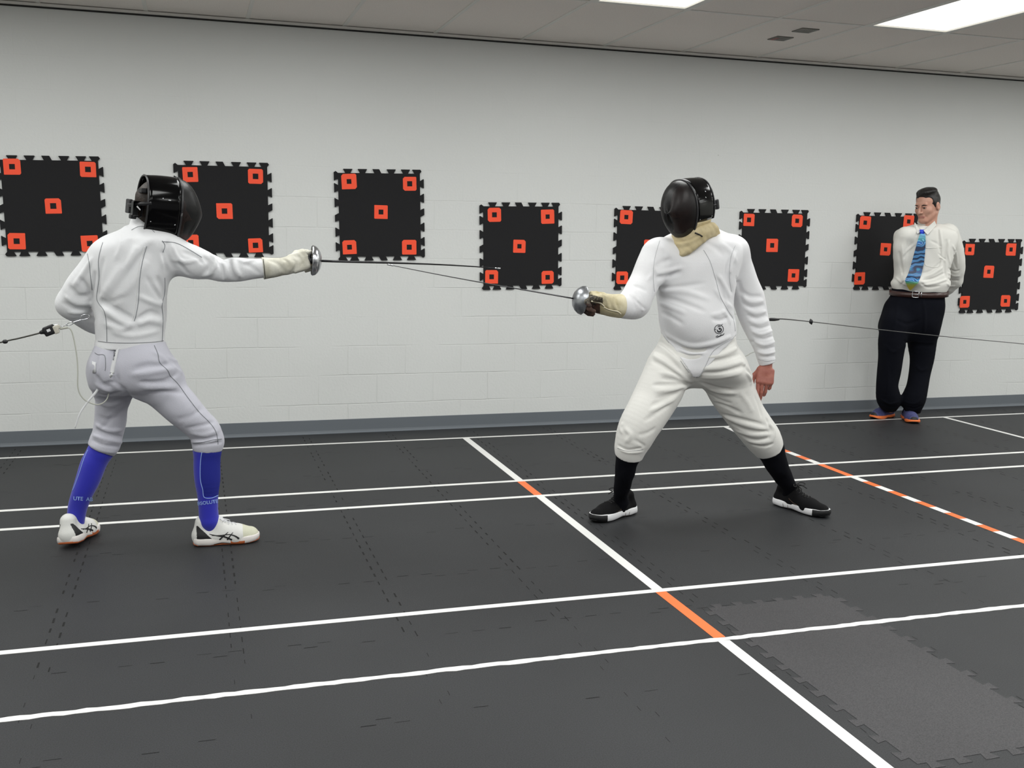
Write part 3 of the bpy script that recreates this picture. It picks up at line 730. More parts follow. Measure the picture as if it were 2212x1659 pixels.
def fencing_mask(parent, c, R, sa=28, sc=1.0, blk=None):
    """R rows: X right of the wearer, Y forward, Z up. visor dome, side shell, rims, bib, strap"""
    W = lambda x, y, z: V(c)+sc*(x*R[0]+y*R[1]+z*R[2])
    NS = 48
    def oval(th):                                        # rim outline: egg, narrow at the chin
        s_, c_ = math.sin(th), math.cos(th); zz = .142*s_; w = .094*(1+.10*s_)*abs(c_)**.92*(1 if c_ >= 0 else -1)
        return w, zz-.004
    t = empty('mask', W(0, 0, 0), None, None); t.parent = parent; t.location = Vector([float(x) for x in W(0, 0, 0)])-wloc(parent)
    # visor dome
    vs = []; fs = []; NR = 20
    for j in range(NR+1):
        a = j/NR*math.pi/2; rr = math.cos(a) if j < NR else 0; yy = .052+.098*math.sin(a)
        for k in range(NS):
            x, z = oval(2*math.pi*k/NS); yc = yy+.016*(1-(z/.142)**2)*(1-rr*rr)
            vs.append(W(x*rr, yc, z*rr-.006*(1-rr*rr)))
    for j in range(NR):
        for k in range(NS):
            a = j*NS+k; b = j*NS+(k+1) % NS; fs.append((a, b, b+NS, a+NS))
    obj('mesh_visor', (vs, fs), m_mesh, t)
    # front rim (raised bead around the visor)
    pr = [W(oval(2*math.pi*k/NS)[0]*1.01, .052, oval(2*math.pi*k/NS)[1]*1.01) for k in range(NS+1)]
    obj('rim', tube(pr, .0048*sc, 8), m_rim, t)
    # side shell: from the rim back over the head, cut away under the jaw
    def shell(lo_, hi_, y0, y1, col, name, lbl=None, slant=0, thick=.003, bul=0.0, mt=None):
        vs = []; fs = []; nu, nv = 40, 8
        for i in range(nu+1):
            th = lo_+(hi_-lo_)*i/nu
            for j in range(nv+1):
                v = j/nv; x, z = oval(th); yb = y1
                y = y0+(yb-y0)*v; s_ = 1-.06*v+.10*v*(1-v)
                for g in (0, thick):
                    vs.append(W((x*s_)*(1+g/.09), y, z*s_*(1+g/.14)-slant*v))
        q = lambda i, j, g: (i*(nv+1)+j)*2+g
        for i in range(nu):
            for j in range(nv):
                fs.append((q(i,j,1), q(i,j+1,1), q(i+1,j+1,1), q(i+1,j,1))); fs.append((q(i,j,0), q(i+1,j,0), q(i+1,j+1,0), q(i,j+1,0)))
        for i in range(nu):
            fs.append((q(i,0,0), q(i,0,1), q(i+1,0,1), q(i+1,0,0))); fs.append((q(i,nv,0), q(i+1,nv,0), q(i+1,nv,1), q(i,nv,1)))
        for j in range(nv):
            fs.append((q(0,j,0), q(0,j+1,0), q(0,j+1,1), q(0,j,1))); fs.append((q(nu,j,0), q(nu,j,1), q(nu,j+1,1), q(nu,j+1,0)))
        return obj(name, (vs, fs), mt, t, label=lbl)
    sh = shell(math.radians(-sa), math.radians(180+sa), .050, -.088, None, 'side_shell', mt=m_blk)
    # back edge bead of the shell
    e = []
    for k in range(41):
        th = math.radians(-sa+(180+2*sa)*k/40); x, z = oval(th); e.append(W(x*.955, -.088, z*.955))
    obj('back_bead', tube(e, .0042*sc, 6), m_rim, t)
    for (th, y) in ((-22, .03), (-22, -.07), (18, -.005), (18, .0), (202, .03), (202, -.07), (162, -.02), (20, -.03), (150, -.03)):
        x, z = oval(math.radians(th)); v = (.05-y)/.138; s_ = 1-.06*v+.10*v*(1-v); p = W(x*s_*1.03, y, z*s_*1.02)
        obj('rivet', lathe([(-.002, .0001), (.0, .0032), (.0015, .0026), (.0022, .0001)], p, nrm(p-W(0, y, 0)), 8), m_steel, t, label='steel rivet')
    return t, W, oval, shell

def foot(F, ank, heel, toe):
    ank = V(ank); heel = V(heel); toe = V(toe); a = heel+(toe-heel)*.22; a[2] = .075; b = heel+(toe-heel)*.25; b[2] = .052; c = heel+(toe-heel)*.45; c[2] = .042; d = heel+(toe-heel)*.80; d[2] = .036
    F.cone(ank, a, .027, .024, .01); F.cone(a, b, .024, .022, .01); F.cone(b, c, .022, .020, .01); F.cone(c, d, .020, .014, .01)
def shoe(parent, heel, toe, W_, up, mats, h=.105, laces=None, tilt=None, heel_lift=0.0, name='shoe', fat=1.0, res=.0028):
    """SDF shoe between heel and toe points (on the floor); returns field, frame fn"""
    heel = V(heel); toe = V(toe); L = np.linalg.norm(toe-heel); f = nrm(toe-heel); R = frame(f, up)
    P = lambda x, y, z: heel+R[0]*x+R[1]*y+R[2]*z
    F = Field(*bbox([P(-.08, -.03, -.03), P(.08, -.03, .2), P(-.08, L+.03, -.03), P(.08, L+.03, .2), P(.08, -.03, -.03), P(-.08, L+.03, .2)], .01), res)
    w = W_/2*fat
    F.cone(P(0, .040, .034), P(0, L*.30, .036), w*.80, w*.78, .015)
    F.cone(P(0, L*.30, .036), P(.003, L*.66, .030), w*.78, w*.92, .02)
    F.cone(P(.003, L*.66, .028), P(.002, L-.045, .024), w*.92, w*.80, .02)
    F.cone(P(0, .036, .05), P(0, .043, h-.018), w*.66, w*.60, .02)          # heel counter
    F.cone(P(0, L*.36, .055), P(0, L*.30, h-.008), w*.60, w*.52, .025)      # instep
    F.cone(P(0, L*.62, .035), P(0, L*.34, h-.024), w*.58, w*.52, .03)
    F.cone(P(0, .085, h+.02), P(0, .085, h-.008), w*.50, w*.44, .01, 'sub')
    F.plane(P(0, 0, .012), -R[2])
    return F, P, R, L
def sole(P, R, L, W_, t0=.002, t1=.020, arch=.0, mi=0, kick=.012, heelk=.006):
    """sole slab with a shoe outline"""
    w = W_/2; O = []
    for y, x in ((0.0, .0), (.004, .55), (.02, .82), (.07, .88), (.12, .80), (.40, .78), (.55, .90), (.70, 1.0), (.82, .96), (.92, .78), (.98, .45), (1.0, 0)):
        O.append((x*w, y))
    O = [(x, y if y > .2 else y/L) for x, y in O]; yy_ = sorted(set([y for _, y in O]+[.3, .35, .45, .5, .6, .65, .76])); O = [(float(np.interp(y, [q[1] for q in O], [q[0] for q in O])), y*L) for y in yy_]
    O = O+[(-x, y) for x, y in O[-2:0:-1]]
    n = len(O); vs = []; fs = []
    lv = ((t0, .93), (t0+.004, 1.0), ((t0+t1)/2, 1.02), (t1, .99), (t1+.003, .95))
    for z, s_ in lv:
        for x, y in O:
            k = y/L; lift = kick*max(0, (k-.72)/.28)**2+heelk*max(0, (.12-k)/.12)+arch*math.exp(-((k-.42)/.12)**2)*(1 if z < t1*.6 else 0)
            vs.append(P(x*s_, L/2+(y-L/2)*(1+(s_-1)*.3), z+lift*(1 if z < t1 else .4)))
    for j in range(len(lv)-1):
        for i in range(n):
            a = j*n+i; b = j*n+(i+1) % n; fs.append((a, b, b+n, a+n))
    fs.append(tuple(range(n))[::-1]); fs.append(tuple((len(lv)-1)*n+i for i in range(n)))
    return (vs, fs, mi)
def lace_set(F, P, R, L, h, n=5, r=.0022, loops=True, wl=.036):
    g = []
    for i in range(n):
        y = L*(.40+.055*i); zt = h+.03
        pa = []
        for x in (-.020, -.008, .008, .020):
            pa.append(F.march(P(x, y+(.006 if x > 0 else -.006), .2), -R[2])+R[2]*.0015)
        g.append(tube(pa, r, 6, smooth=3))
    if loops:
        c = F.march(P(0, L*.37, .2), -R[2])+R[2]*.004
        for s_ in (-1, 1):
            g.append(tube([c, c+R[0]*s_*wl*.6+R[2]*.012+R[1]*.008, c+R[0]*s_*wl+R[2]*.004+R[1]*.022, c+R[0]*s_*wl*.6+R[1]*.022-R[2]*.002, c+R[1]*.004], r, 6, smooth=5))
            g.append(tube([c, c+R[0]*s_*.012+R[1]*.025+R[2]*.002, c+R[0]*s_*.02+R[1]*.055-R[2]*.010], r, 6, smooth=4))
    return g
def seamline(F, pts, r=.0014, n=6, lift=.0):
    P, N = F.line(pts, n); return tube(P+N*(lift+.0006), r, 5)
def decal(F, s, size, org, u_px, mi=0, lift=.0012):
    """lettering laid on a surface: org pixel, direction along the text in pixels"""
    v, f = textmesh(s, 1.0); v = v*size; ux, uy = u_px; vx, vy = uy, -ux
    base, ok = [], True
    for a in v:
        px, py = org[0]+a[0]*ux+a[1]*vx, org[1]+a[0]*uy+a[1]*vy; base.append(F.hit(px, py))
    base = np.array(base); N = F.normal(base); return (base+N*lift, f, mi)

# ================================================================ LEFT FENCER (seen from behind)
t_lf = empty('fencer', atz(330, 1180), 'fencer in blue socks seen from behind, sword arm stretched out, at the left', 'person')
YT = -2.33
def epee(label, G, tipP, gripdir, bend, hmat, rad=.0675, dp=1.0, bl=None, br=1.0):
    """bell guard at G, blade to tipP"""
    d = nrm(tipP-G); t = empty('epee', G, label, 'sword', 'fencing swords held by the fencers')
    prof = [(-.010, rad-.001), (-.0085, rad+.001), (-.006, rad), (.004, rad*.965), (.016, rad*.80), (.026, rad*.55), (.031, rad*.28), (.0325, .006)]
    prof = [(a*dp if a > 0 else a, b) for a, b in prof]
    inn = [(a-.0022, max(b-.0022, .001)) for a, b in prof[::-1]]
    ns = 40; obj('bell_guard', lathe(prof+inn, G, d, ns), hmat, t, label='round polished bell guard')
    obj('guard_pad', lathe([(-.006, .052), (-.004, .054), (-.001, .050), (-.001, .012)], G, d, 28), mat('felt_pad', '2a2c3a', .9), t, label='dark padding inside the guard')
    a0 = G+d*.028*dp; Lb = np.linalg.norm(tipP-a0); P = [a0+(tipP-a0)*k/14+V(0, 0, bend*math.sin(math.pi*(k/14)**1.4)) for k in range(15)]
    obj('blade', tube(P[:14]+[P[14]-(P[14]-P[13])*.35], [br*x for x in (.0062, .0056, .0048, .0040, .0034, .0028)], 3), bl or mat('dark_steel', '3a3a3c', .35, .9), t, label='slender dark steel blade')
    obj('point_barrel', tube([P[14]-(P[14]-P[13])*.45, P[14]], [.0032, .0036], 8), m_steel, t, label='bright barrel point')
    g0 = G-d*.004; gd = nrm(gripdir)
    F = Field(*bbox([g0, g0+gd*.13], .05), .0025); Rg = frame(gd)
    F.cone(g0, g0+gd*.105, .0125, .0115, .006); F.cone(g0+gd*.03, g0+gd*.045-Rg[2]*.03, .009, .007, .006); F.cone(g0+gd*.025, g0+gd*.012+Rg[2]*.026, .008, .007, .006)
    F.cone(g0+gd*.10, g0+gd*.125-Rg[2]*.012, .010, .008, .006)
    obj('pistol_grip', F.mesh(), m_blkm, t)
    obj('pommel', lathe([(0, .001), (0, .008), (.012, .0085), (.016, .006), (.018, .001)], g0+gd*.112, gd, 12), m_steel, t)
    return t
# --- joints (cloth radii traced from the silhouette)
torso = rows_px([(494,275,338,YT,.070),(506,262,362,YT,.095),(516,238,372,YT,.115),(530,214,376,YT,.125),(548,203,374,YT,.130),(575,200,370,YT,.135),(607,203,362,YT,.138),(640,208,357,YT,.135),(672,209,356,YT,.130),(700,209,355,YT,.128),(730,212,353,YT,.130),(741,210,354,YT,.131),(758,208,356,YT,.135)])
arm = [nd(356,546,YT+.00,78),nd(385,555,YT+.01,74),nd(420,567,YT+.01,70),nd(452,575,YT+.01,56),nd(483,586,YT,46),nd(515,583,YT-.01,51),nd(540,581,YT-.01,46),nd(566,579,YT-.01,42)]
farm = [nd(567,580,YT-.01,48),nd(593,578,YT-.01,42),nd(618,575,YT-.015,34)]
larm = [nd(226,558,YT+.02,56),nd(207,578,YT+.02,60),nd(188,602,YT+.02,64),nd(168,632,YT+.04,66),nd(155,657,YT+.06,60)]
lfor = [nd(155,657,YT+.06,60),nd(176,676,YT+.13,56),nd(203,694,YT+.19,52),nd(235,706,YT+.24,44)]
hipsR = [(738,214,352,YT,.120),(760,205,358,YT,.132),(785,200,374,YT,.142),(810,199,388,YT+.01,.150),(832,203,372,YT+.02,.140),(845,215,330,YT+.02,.10)]
YB_, YF = -2.22, -2.38
bleg = [nd(243,800,YT+.05,86),nd(246,840,YT+.06,80),nd(241,875,YT+.08,67),nd(239,905,YT+.09,65),nd(234,930,YT+.09,64),nd(226,958,YT+.09,60)]
fleg = [nd(318,800,YT-.03,104),nd(341,828,YT-.04,94),nd(367,855,YT-.04,84),nd(396,884,YT-.05,78),nd(424,912,YT-.05,70),nd(444,934,YT-.05,68),nd(449,957,YT-.05,62)]
bsock = [nd(219,972,YT+.09,50),nd(203,1000,YT+.09,53),nd(190,1036,YT+.09,50),nd(178,1065,YT+.09,44),nd(168,1095,YT+.10,40),nd(163,1128,YT+.11,36)]
fsock = [nd(448,968,YT-.05,56),nd(447,1005,YT-.05,56),nd(448,1036,YT-.05,54),nd(449,1070,YT-.05,44),nd(450,1100,YT-.05,41),nd(452,1124,YT-.05,42)]
HC = at(352, 452, YT+.02); HR = frame(V(.955, .30, -.10)); HR = frame(HR[1], HR[2]+.05*HR[0])
HLF, TEF = V(*atz(417, 1177)), V(*atz(561, 1166)); HLB = V(*atz(143, 1179, .02)); TEB = HLB+V(.085, .28, -.02)
# --- gloved hand pose (fingers closed on the grip behind the guard)
GL = at(679, 563, YT-.02); TIPL = at(1081, 580, -2.38); wristL = at(622, 575, YT-.015)
hfL = nrm(at(668, 560, YT-.02)-wristL)
handL = dict(fwd=hfL, back=nrm(V(0, -1, .45)), side=-1, curl=[(.55, .95, .6), (.75, 1.2, .7), (.85, 1.25, .7), (.9, 1.25, .7)], thumb=[(.55, .75, -.35), (.15, .9, -.5), (-.1, .9, -.5)])
# thumb lies on the upper side of the grip: X (thumb side) must point up
F = Field(*bbox([r[:3] for r in []]+[n_[0] for n_ in arm+larm+lfor+bleg+fleg+bsock+fsock+farm]+[HC, GL, at(330, 1190, YT), at(150,1185,-2.2)], .16), .0085)
hip = rows_px(hipsR)
F.loft([r for r in torso[1:]], .02, grow=-.018); F.loft(hip, .02, grow=-.016)
for ch in (arm+farm[1:], larm[:-1]+lfor, bleg+bsock, fleg+fsock): F.chain(ch, .02, rs=.74)
F.cone(arm[0][0], larm[0][0], .06, .05, .05); hd = head(F, HC, HR, k=.02, neckto=at(312, 505, YT)+V(0,0,-.05))
hand(F, wristL, k=.006, **{**handL, 'fat': .9, 'sc': .92})
hand(F, lfor[-1][0], nrm(V(.8, .1, -.15)), V(0, 1, 0), -1, (.4, .5, .3), [(.7,.7,-.2),(.4,.8,-.3),(.2,.9,-.3)], sc=1.0)
foot(F, bsock[-1][0], HLB, TEB); foot(F, fsock[-1][0], HLF, TEF)
obj('body', F.mesh(smooth=2), m_skin, t_lf)
# --- jacket
F = Field(*bbox([n_[0] for n_ in arm+larm+lfor]+[at(300, 760, YT), at(300, 470, YT)], .16), .0045)
F.loft(torso, .02)
F.chain(larm, .03, k0=.05); F.chain(lfor, .03); F.chain(arm, .03, k0=.06)
F.cone(at(240, 540, YT+.01), at(350, 528, YT), .052, .046, .06)
F.cone(at(300, 520, YT), at(262, 530, YT), .055, .05, .05)
# collar
nk = at(313, 500, YT); cu_ = nrm(at(311, 474, YT+.01)-nk)
F.fs = 1.95; F.cone(nk-cu_*.02, nk+cu_*.028, .064, .057, .012); F.cone(nk+cu_*.034, nk+cu_*.12, .049, .049, .004, 'sub')
F.plane(at(283, 748, YT), (0.03, 0, -1), lo=at(190, 760, YT)-V(.1,.3,.1), hi=at(380, 700, YT)+V(.02,.3,.02))
for a in ([(223,560),(214,600),(214,640)], ): F.fold(a, .010, -.006)
F.fold([(205,590),(201,622),(196,650)], .008, -.010); F.fold([(349,540),(356,565),(362,590)], .010, -.006)
for pts, r, am in [([(300,530),(262,585),(225,640)], .022, .008), ([(318,560),(285,610),(245,655)], .022, .007), ([(270,640),(235,655),(220,650)], .014, -.006),
     ([(218,650),(246,668),(285,690)], .013, -.011), ([(225,668),(255,690),(284,703)], .014, .009), ([(230,700),(262,712),(282,700)], .013, .006), ([(300,690),(325,676),(346,682)], .012, -.009), ([(298,700),(322,692),(350,698)], .014, .007),
     ([(340,600),(352,622),(356,640)], .010, -.006), ([(318,600),(336,628),(352,650)], .010, -.005), ([(330,610),(345,640),(350,662)], .010, .005), ([(300,640),(322,650),(350,660)], .012, .004), ([(240,715),(285,726),(340,715)], .012, .004),
     ([(352,516),(346,545),(352,575)], .009, .006), ([(364,520),(360,545),(376,580)], .009, -.006), ([(372,530),(380,552),(398,572)], .008, .006), ([(384,560),(396,578),(408,592)], .008, -.005),
     ([(396,545),(420,553),(440,570)], .010, -.005), ([(375,560),(405,566),(430,560)], .009, .006), ([(440,556),(452,570),(447,588)], .011, -.007), ([(455,551),(466,563),(456,588),(440,596)], .009, .009), ([(468,560),(478,578),(482,600)], .009, -.007), ([(478,563),(488,580),(486,604)], .008, .006),
     ([(505,560),(508,580),(520,598)], .009, .009), ([(516,562),(530,566),(552,560)], .008, .006), ([(496,566),(498,585),(508,604)], .009, -.007), ([(530,570),(545,578),(560,590)], .010, -.004), ([(460,548),(470,557),(484,566)], .009, -.008), ([(484,565),(497,560),(512,560)], .008, .006),
     ([(198,560),(180,590),(160,618)], .012, .006), ([(150,620),(168,640),(190,640)], .012, -.009), ([(142,640),(165,655),(192,655)], .010, .007), ([(137,655),(165,668),(190,664)], .010, -.008), ([(150,675),(178,675),(200,668)], .009, .006), ([(170,600),(186,620),(196,640)], .012, -.006), ([(160,690),(185,690),(205,690)], .010, -.004),
     ([(255,505),(262,530),(250,560)], .012, .004), ([(282,515),(280,540),(262,580)], .014, -.005), ([(330,515),(300,540),(270,580)], .016, .005)]:
    F.fold(pts, r, am)
F.noise(.0016, (22, 22, 26), 3)
g = [F.mesh(0)]
for pts in ([(189,548),(193,570),(196,600),(199,626)], [(222,524),(213,560),(214,600),(209,640),(213,655),(225,672),(230,700),(231,738)], [(356,600),(356,630),(350,660),(352,690),(350,738)], [(350,520),(356,530),(352,545)]):
    g.append(seamline(F, pts, .0013)[:2]+(1,))
for dx in (0, 5): g.append(seamline(F, [(312+dx,532),(304+dx,560),(297+dx,600),(294+dx,650),(289+dx,680),(285+dx,694)], .0013)[:2]+(2 if dx == 0 else 1,))
g.append(seamline(F, [(350,522),(380,525),(410,540),(436,556)], .0014)[:2]+(1,)); g.append(seamline(F, [(284,497),(302,489),(322,492),(334,502)], .0012)[:2]+(1,))
g.append(seamline(F, [(212,737),(240,740),(283,741),(330,739),(353,736)], .0014)[:2]+(1,))
obj('jacket', g, [m_wh, m_seam, m_seamw], t_lf)
# --- breeches
F = Field(*bbox([n_[0] for n_ in bleg+fleg]+[r_[1:3]+(r_[0],) for r_ in hip], .21), .0045)
F.loft(hip, .02); F.chain(bleg, .035, k0=.06); F.chain(fleg, .035, k0=.06)
c = at(270, 790, YT-.02); F.ell(at(240, 800, YT-.040), (.075, .085, .095), None, .05); F.ell(at(305, 792, YT-.055), (.105, .095, .11), None, .06); F.fs = 1.15
cA, cB = bleg[-1][0], bsock[1][0]; F.cone(cA, cA+nrm(cB-cA)*.035, .062, .055, .02); F.plane(at(224, 973, YT+.09), nrm(cB-cA), lo=cA-.11, hi=cA+.11)
cA, cB = fleg[-1][0], fsock[1][0]; F.cone(cA, cA+nrm(cB-cA)*.035, .064, .058, .02); F.plane(at(446, 973, YT-.05), nrm(cB-cA), lo=cA-.11, hi=cA+.11)
for pts, r, am in [([(244,748),(243,775),(246,805),(255,825)], .014, -.010), ([(226,830),(246,826),(262,836)], .010, -.006),
     ([(262,836),(275,850),(282,862)], .012, -.010), ([(290,798),(318,790),(345,790),(366,785)], .012, -.010), ([(285,810),(320,806),(352,800),(378,797)], .014, .007), ([(300,826),(335,826),(370,822)], .011, -.009), ([(310,838),(345,838),(385,836)], .014, .007), ([(325,850),(350,846),(395,848)], .010, -.006),
     ([(205,810),(222,830),(240,835)], .010, -.008), ([(206,830),(225,842),(240,846)], .011, .007), ([(208,848),(228,855),(262,846)], .010, -.007), ([(210,866),(240,876),(268,862)], .012, .005), ([(212,900),(240,908),(268,884)], .014, -.004),
     ([(207,918),(232,930),(262,930)], .009, .009), ([(206,928),(235,940),(262,944)], .007, -.010), ([(200,940),(230,950),(264,956)], .008, .010), ([(198,951),(225,962),(256,966)], .006, -.009), ([(216,924),(232,916),(240,900)], .009, -.007), ([(195,962),(222,974),(250,978)], .007, .006),
     ([(412,936),(440,940),(466,932)], .010, .006), ([(405,925),(440,918),(462,912)], .010, -.006), ([(416,950),(445,950),(470,942)], .008, -.009), ([(412,962),(440,960),(478,955)], .007, -.008), ([(415,955),(445,956),(472,949)], .006, .007), ([(380,905),(410,900),(440,880)], .014, -.004),
     ([(375,792),(384,800),(392,806)], .009, .008), ([(364,770),(374,778),(382,780)], .008, .007), ([(380,808),(372,815),(360,818)], .008, -.006), ([(330,760),(352,772),(362,790)], .012, .005), ([(218,760),(215,790),(212,810)], .010, .004)]:
    F.fold(pts, r, am)
F.noise(.0016, (24, 24, 22), 5)
g = [F.mesh(0)]
g.append(seamline(F, [(333,746),(341,765),(345,783),(362,800),(368,812),(385,830),(405,858),(430,890),(452,912),(465,930),(470,948),(471,960)], .0015)[:2]+(1,))
g.append(seamline(F, [(417,957),(440,955),(462,950),(479,948)], .0013)[:2]+(1,)); g.append(seamline(F, [(205,762),(212,766),(226,768),(228,790),(227,801)], .0014)[:2]+(1,))
obj('breeches', g, [m_whg, m_seam], t_lf)
# braces tail hanging down the seat, pocket label
P_, N_ = F.line([(254,749),(250,770),(245,790),(242,806)], 5)
br_ = [ribbon(P_, N_, .0085, .0015)]; mk_ = []
for q in ([(244.5,777),(247,777)], [(245,773.5),(247.5,774)], [(246,770),(249,768),(248,765)], [(247,762),(250,763)], [(248,759),(251,757.5),(249,756)]):
    P_, N_ = F.line(q, 3); mk_.append(ribbon(P_+N_*.0035, N_, .0014, .0008, 1, .001))
st = obj('braces_strap', br_+mk_, [m_wh, mat('dark_print', '55575c', .8)], t_lf, label='white braces strap with grey lettering')
P_, N_ = F.line([(199,786),(203,787),(207,787)], 3)
q = [F.hit(a, b)+F.normal(F.hit(a, b))[0]*.002 for a, b in ((199.5,780),(208,783),(208,804),(201,806))]
obj('pocket_label', (q+[p+V(0,-.0012,0) for p in q], [(0,1,2,3),(4,7,6,5),(0,4,5,1),(1,5,6,2),(2,6,7,3),(3,7,4,0)]), m_wh, t_lf)
# --- socks
m_blue = mat('royal_blue_knit', '2326b0', .75, bump=.3, bscale=300, sheen=.3); m_blued = mat('darker_blue_knit', '16208a', .8, bump=.3, bscale=300)
m_lbl = mat('pale_blue_stripe', '98b4ee', .8)
for nm, ch, hem_, lines, txt in (('sock', bsock, None, [[(190,972),(181,992),(172,1020),(163,1045),(157,1060)]], ((158.5,1080),'UTE  AB', 11.4, (1, .06))),
                  ('sock', fsock, None, [[(436,977),(433,1000),(433,1036),(438,1058),(441,1074),(456,1076),(471,1070)]], ((427.5,1091.5),'BSOLUTE', 10.4, (1, -.13)))):
    F = Field(*bbox([n_[0] for n_ in ch], .09), .004)
    a_ = ch[0][0]; F.cone(a_+V(.006, 0, .016), a_, ch[0][1]*.9, ch[0][1], .01); F.chain(ch, .02); e = ch[-1][0]; F.cone(e, e-V(0, 0, .05), ch[-1][1]*.9, .026, .01)
    if ch is fsock: F.cone(e-V(0,0,.01), e+V(.02, 0, -.045), .034, .026, .02)
    base = F.mesh(0)
    mi = np.zeros(len(base[1]), int); cc = base[0][np.array(base[1])].mean(1)
    if ch is fsock:
        px = 1106+FPX*((cc-CAM)@CR)/((cc-CAM)@CF); py = 829.5-FPX*((cc-CAM)@CU)/((cc-CAM)@CF)
        edge = np.interp(py, [970,1000,1036,1058,1074], [436,433,433,438,441]); mi[(px > edge) & (py < 1073)] = 1
    g = [(base[0], base[1], mi)]
    for l in lines: g.append(seamline(F, l, .0017)[:2]+(2,))
    (o0, s0, sz, up_) = txt
    g.append(decal(F, s0, 1.0, (o0[0], o0[1]), (sz*up_[0], sz*up_[1]), 2, .0015))
    obj(nm, g, [m_blue, m_blued, m_lbl], t_lf, label='blue knee sock' if ch is bsock else 'blue knee sock with a darker panel')
# --- shoes
m_sh = mat('white_shoe_mesh', 'dcdcd8', .7, bump=.5, bscale=300); m_mid = mat('white_midsole', 'dfdad6', .5); m_gum = mat('orange_gum_rubber', 'c46a3e', .5); m_bt = mat('black_shoe_trim', '141416', .5)
m_cream = mat('cream_mesh', 'cdcdb8', .8, bump=.5, bscale=260)
for k_ in (0, 1):
    hl, te, up_ = (HLF, TEF, V(0, 0, 1)) if k_ == 0 else (HLB, TEB, V(-.10, 0, 1))
    Ls = np.linalg.norm(te-hl)
    F, P, R, L = shoe(t_lf, hl, te, .108, up_, None, h=.118)
    s = empty('shoe', hl, None, None); s.parent = t_lf; s.location = Vector([float(x) for x in hl])-wloc(t_lf)
    s['label'] = 'white front shoe, side on' if k_ == 0 else 'white rear shoe, heel towards the viewer'
    ut = F.mesh(0); u = ut[0]; cc = u[np.array(ut[1])].mean(1); loc = (cc-hl)@R.T; mi = np.zeros(len(cc), int)
    mi[(loc[:, 1] > L*.74) & (loc[:, 2] > .034)] = 2
    hz = loc[:, 2]; hy = loc[:, 1]; mi[(hy > .016) & (hy < .022+(.094-hz)*.95) & (hz > .026) & (hz < .092)] = 1
    obj('upper', (ut[0], ut[1], mi), [m_sh, m_bt, m_cream], s)
    so = sole(P, R, L, .112, .004, .032, arch=.006); cs = np.array([np.array(so[0])[list(q)].mean(0) for q in so[1]]); lc_ = (cs-hl)@R.T
    obj('midsole', (so[0], so[1], np.where((lc_[:, 2] < .014) & (lc_[:, 1] > L*.28) & (lc_[:, 1] < L*.56), 1, np.where((lc_[:, 2] < .022) & (lc_[:, 1] > L*.56) & (lc_[:, 1] < L*.76), 2, 0))), [m_mid, m_bt, m_gum], s); obj('outsole', sole(P, R, L, .100+.008*k_, .000, .006+.010*k_, arch=.004), m_gum, s, label='orange gum outsole')
    obj('laces', lace_set(F, P, R, L, .1, 5, .002, True, .03), m_wh, s)
    # crossing side stripes
    for sd in (1, -1):
        g = []
        for pts, w in (([(.070,.056),(.105,.047),(.135,.040),(.165,.026)], [.0012,.0022,.003,.0036]), ([(.080,.050),(.120,.048),(.155,.050),(.180,.042),(.195,.030)], [.001,.0015,.0018,.003,.004]),
                       ([(.150,.060),(.130,.044),(.112,.029)], [.001,.0022,.0034]), ([(.170,.058),(.158,.044),(.145,.026)], [.001,.0022,.0034])):
            q = catmull([V(a, b) for a, b in pts], 5); Pq = np.array([F.march(P(sd*.09, a, b), -sd*R[0]) for a, b in q]); Nq = F.normal(Pq); g.append(ribbon(Pq, Nq, w, .0008, 0, .001))
        obj('side_stripes', g, m_bt, s, smooth=False, label='black crossing side stripes')
# --- glove
F = Field(*bbox([wristL, GL, farm[0][0]], .09), .003)
hand(F, wristL, k=.006, **{**handL, 'fat': 1.14, 'sc': .98})
F.chain(farm, .02); F.cone(farm[-1][0], wristL+hfL*.02, .034, .030, .015)
F.plane(at(567, 580, YT), nrm(farm[0][0]-farm[1][0]))
for pts, r, am in [([(622,560),(630,572),(626,586)], .006, .005), ([(632,558),(640,572),(632,590)], .006, -.006), ([(580,562),(600,570),(612,585)], .01, -.003), ([(612,560),(620,566),(622,580)], .006, -.004), ([(645,548),(655,560),(660,575)], .006, .003)]: F.fold(pts, r, am)
F.noise(.0007, (50, 50, 50), 8)
m_glw = mat('off_white_glove', 'd6d4c8', .8, bump=.4, bscale=150, col2='b9b6a6', vscale=18)
obj('glove', [F.mesh(0), seamline(F, [(569,560),(571,580),(573,602)], .0016)[:2]+(1,)], [m_glw, m_bt], t_lf)
# --- mask, hair
mk, W, oval, shell = fencing_mask(t_lf, HC, HR, 44, sc=1.0)
m_bibd = mat('dark_bib', '2b221c', .6, bump=.3, bscale=80, col2='19130f', vscale=15)
shell(math.radians(222), math.radians(318), .046, -.060, None, 'bib', slant=.02, mt=m_bibd, lbl='dark worn bib')
F = Field(*bbox([HC], .16), .0035)
F.ell(W(0, -.022, .035), (.081, .094, .088), HR, .01); F.ell(W(0, -.052, -.035), (.062, .062, .055), HR, .03); F.ell(W(0, -.070, -.075), (.045, .035, .035), HR, .02)
F.plane(W(0, .02, .04), HR[1]); F.noise(.002, (70, 70, 30), 4)
obj('hair', F.mesh(0), m_hairb, t_lf, label='short brown hair at the nape')
g = [tube([W(-.09, -.075, .02), W(-.075, -.115, .01), W(0, -.138, .0), W(.075, -.115, .01), W(.09, -.075, .02)], .008, 8, smooth=5)]
F2 = Field(*bbox([W(0, -.13, 0)], .07), .002)
F2.rbox(W(.055, -.122, -.012), (.026, .019, .033), HR, .007, .004); F2.rbox(W(-.04, -.130, -.005), (.03, .008, .03), HR, .005, .004); F2.rbox(W(.048, -.135, -.045), (.018, .012, .010), HR, .004, .004)
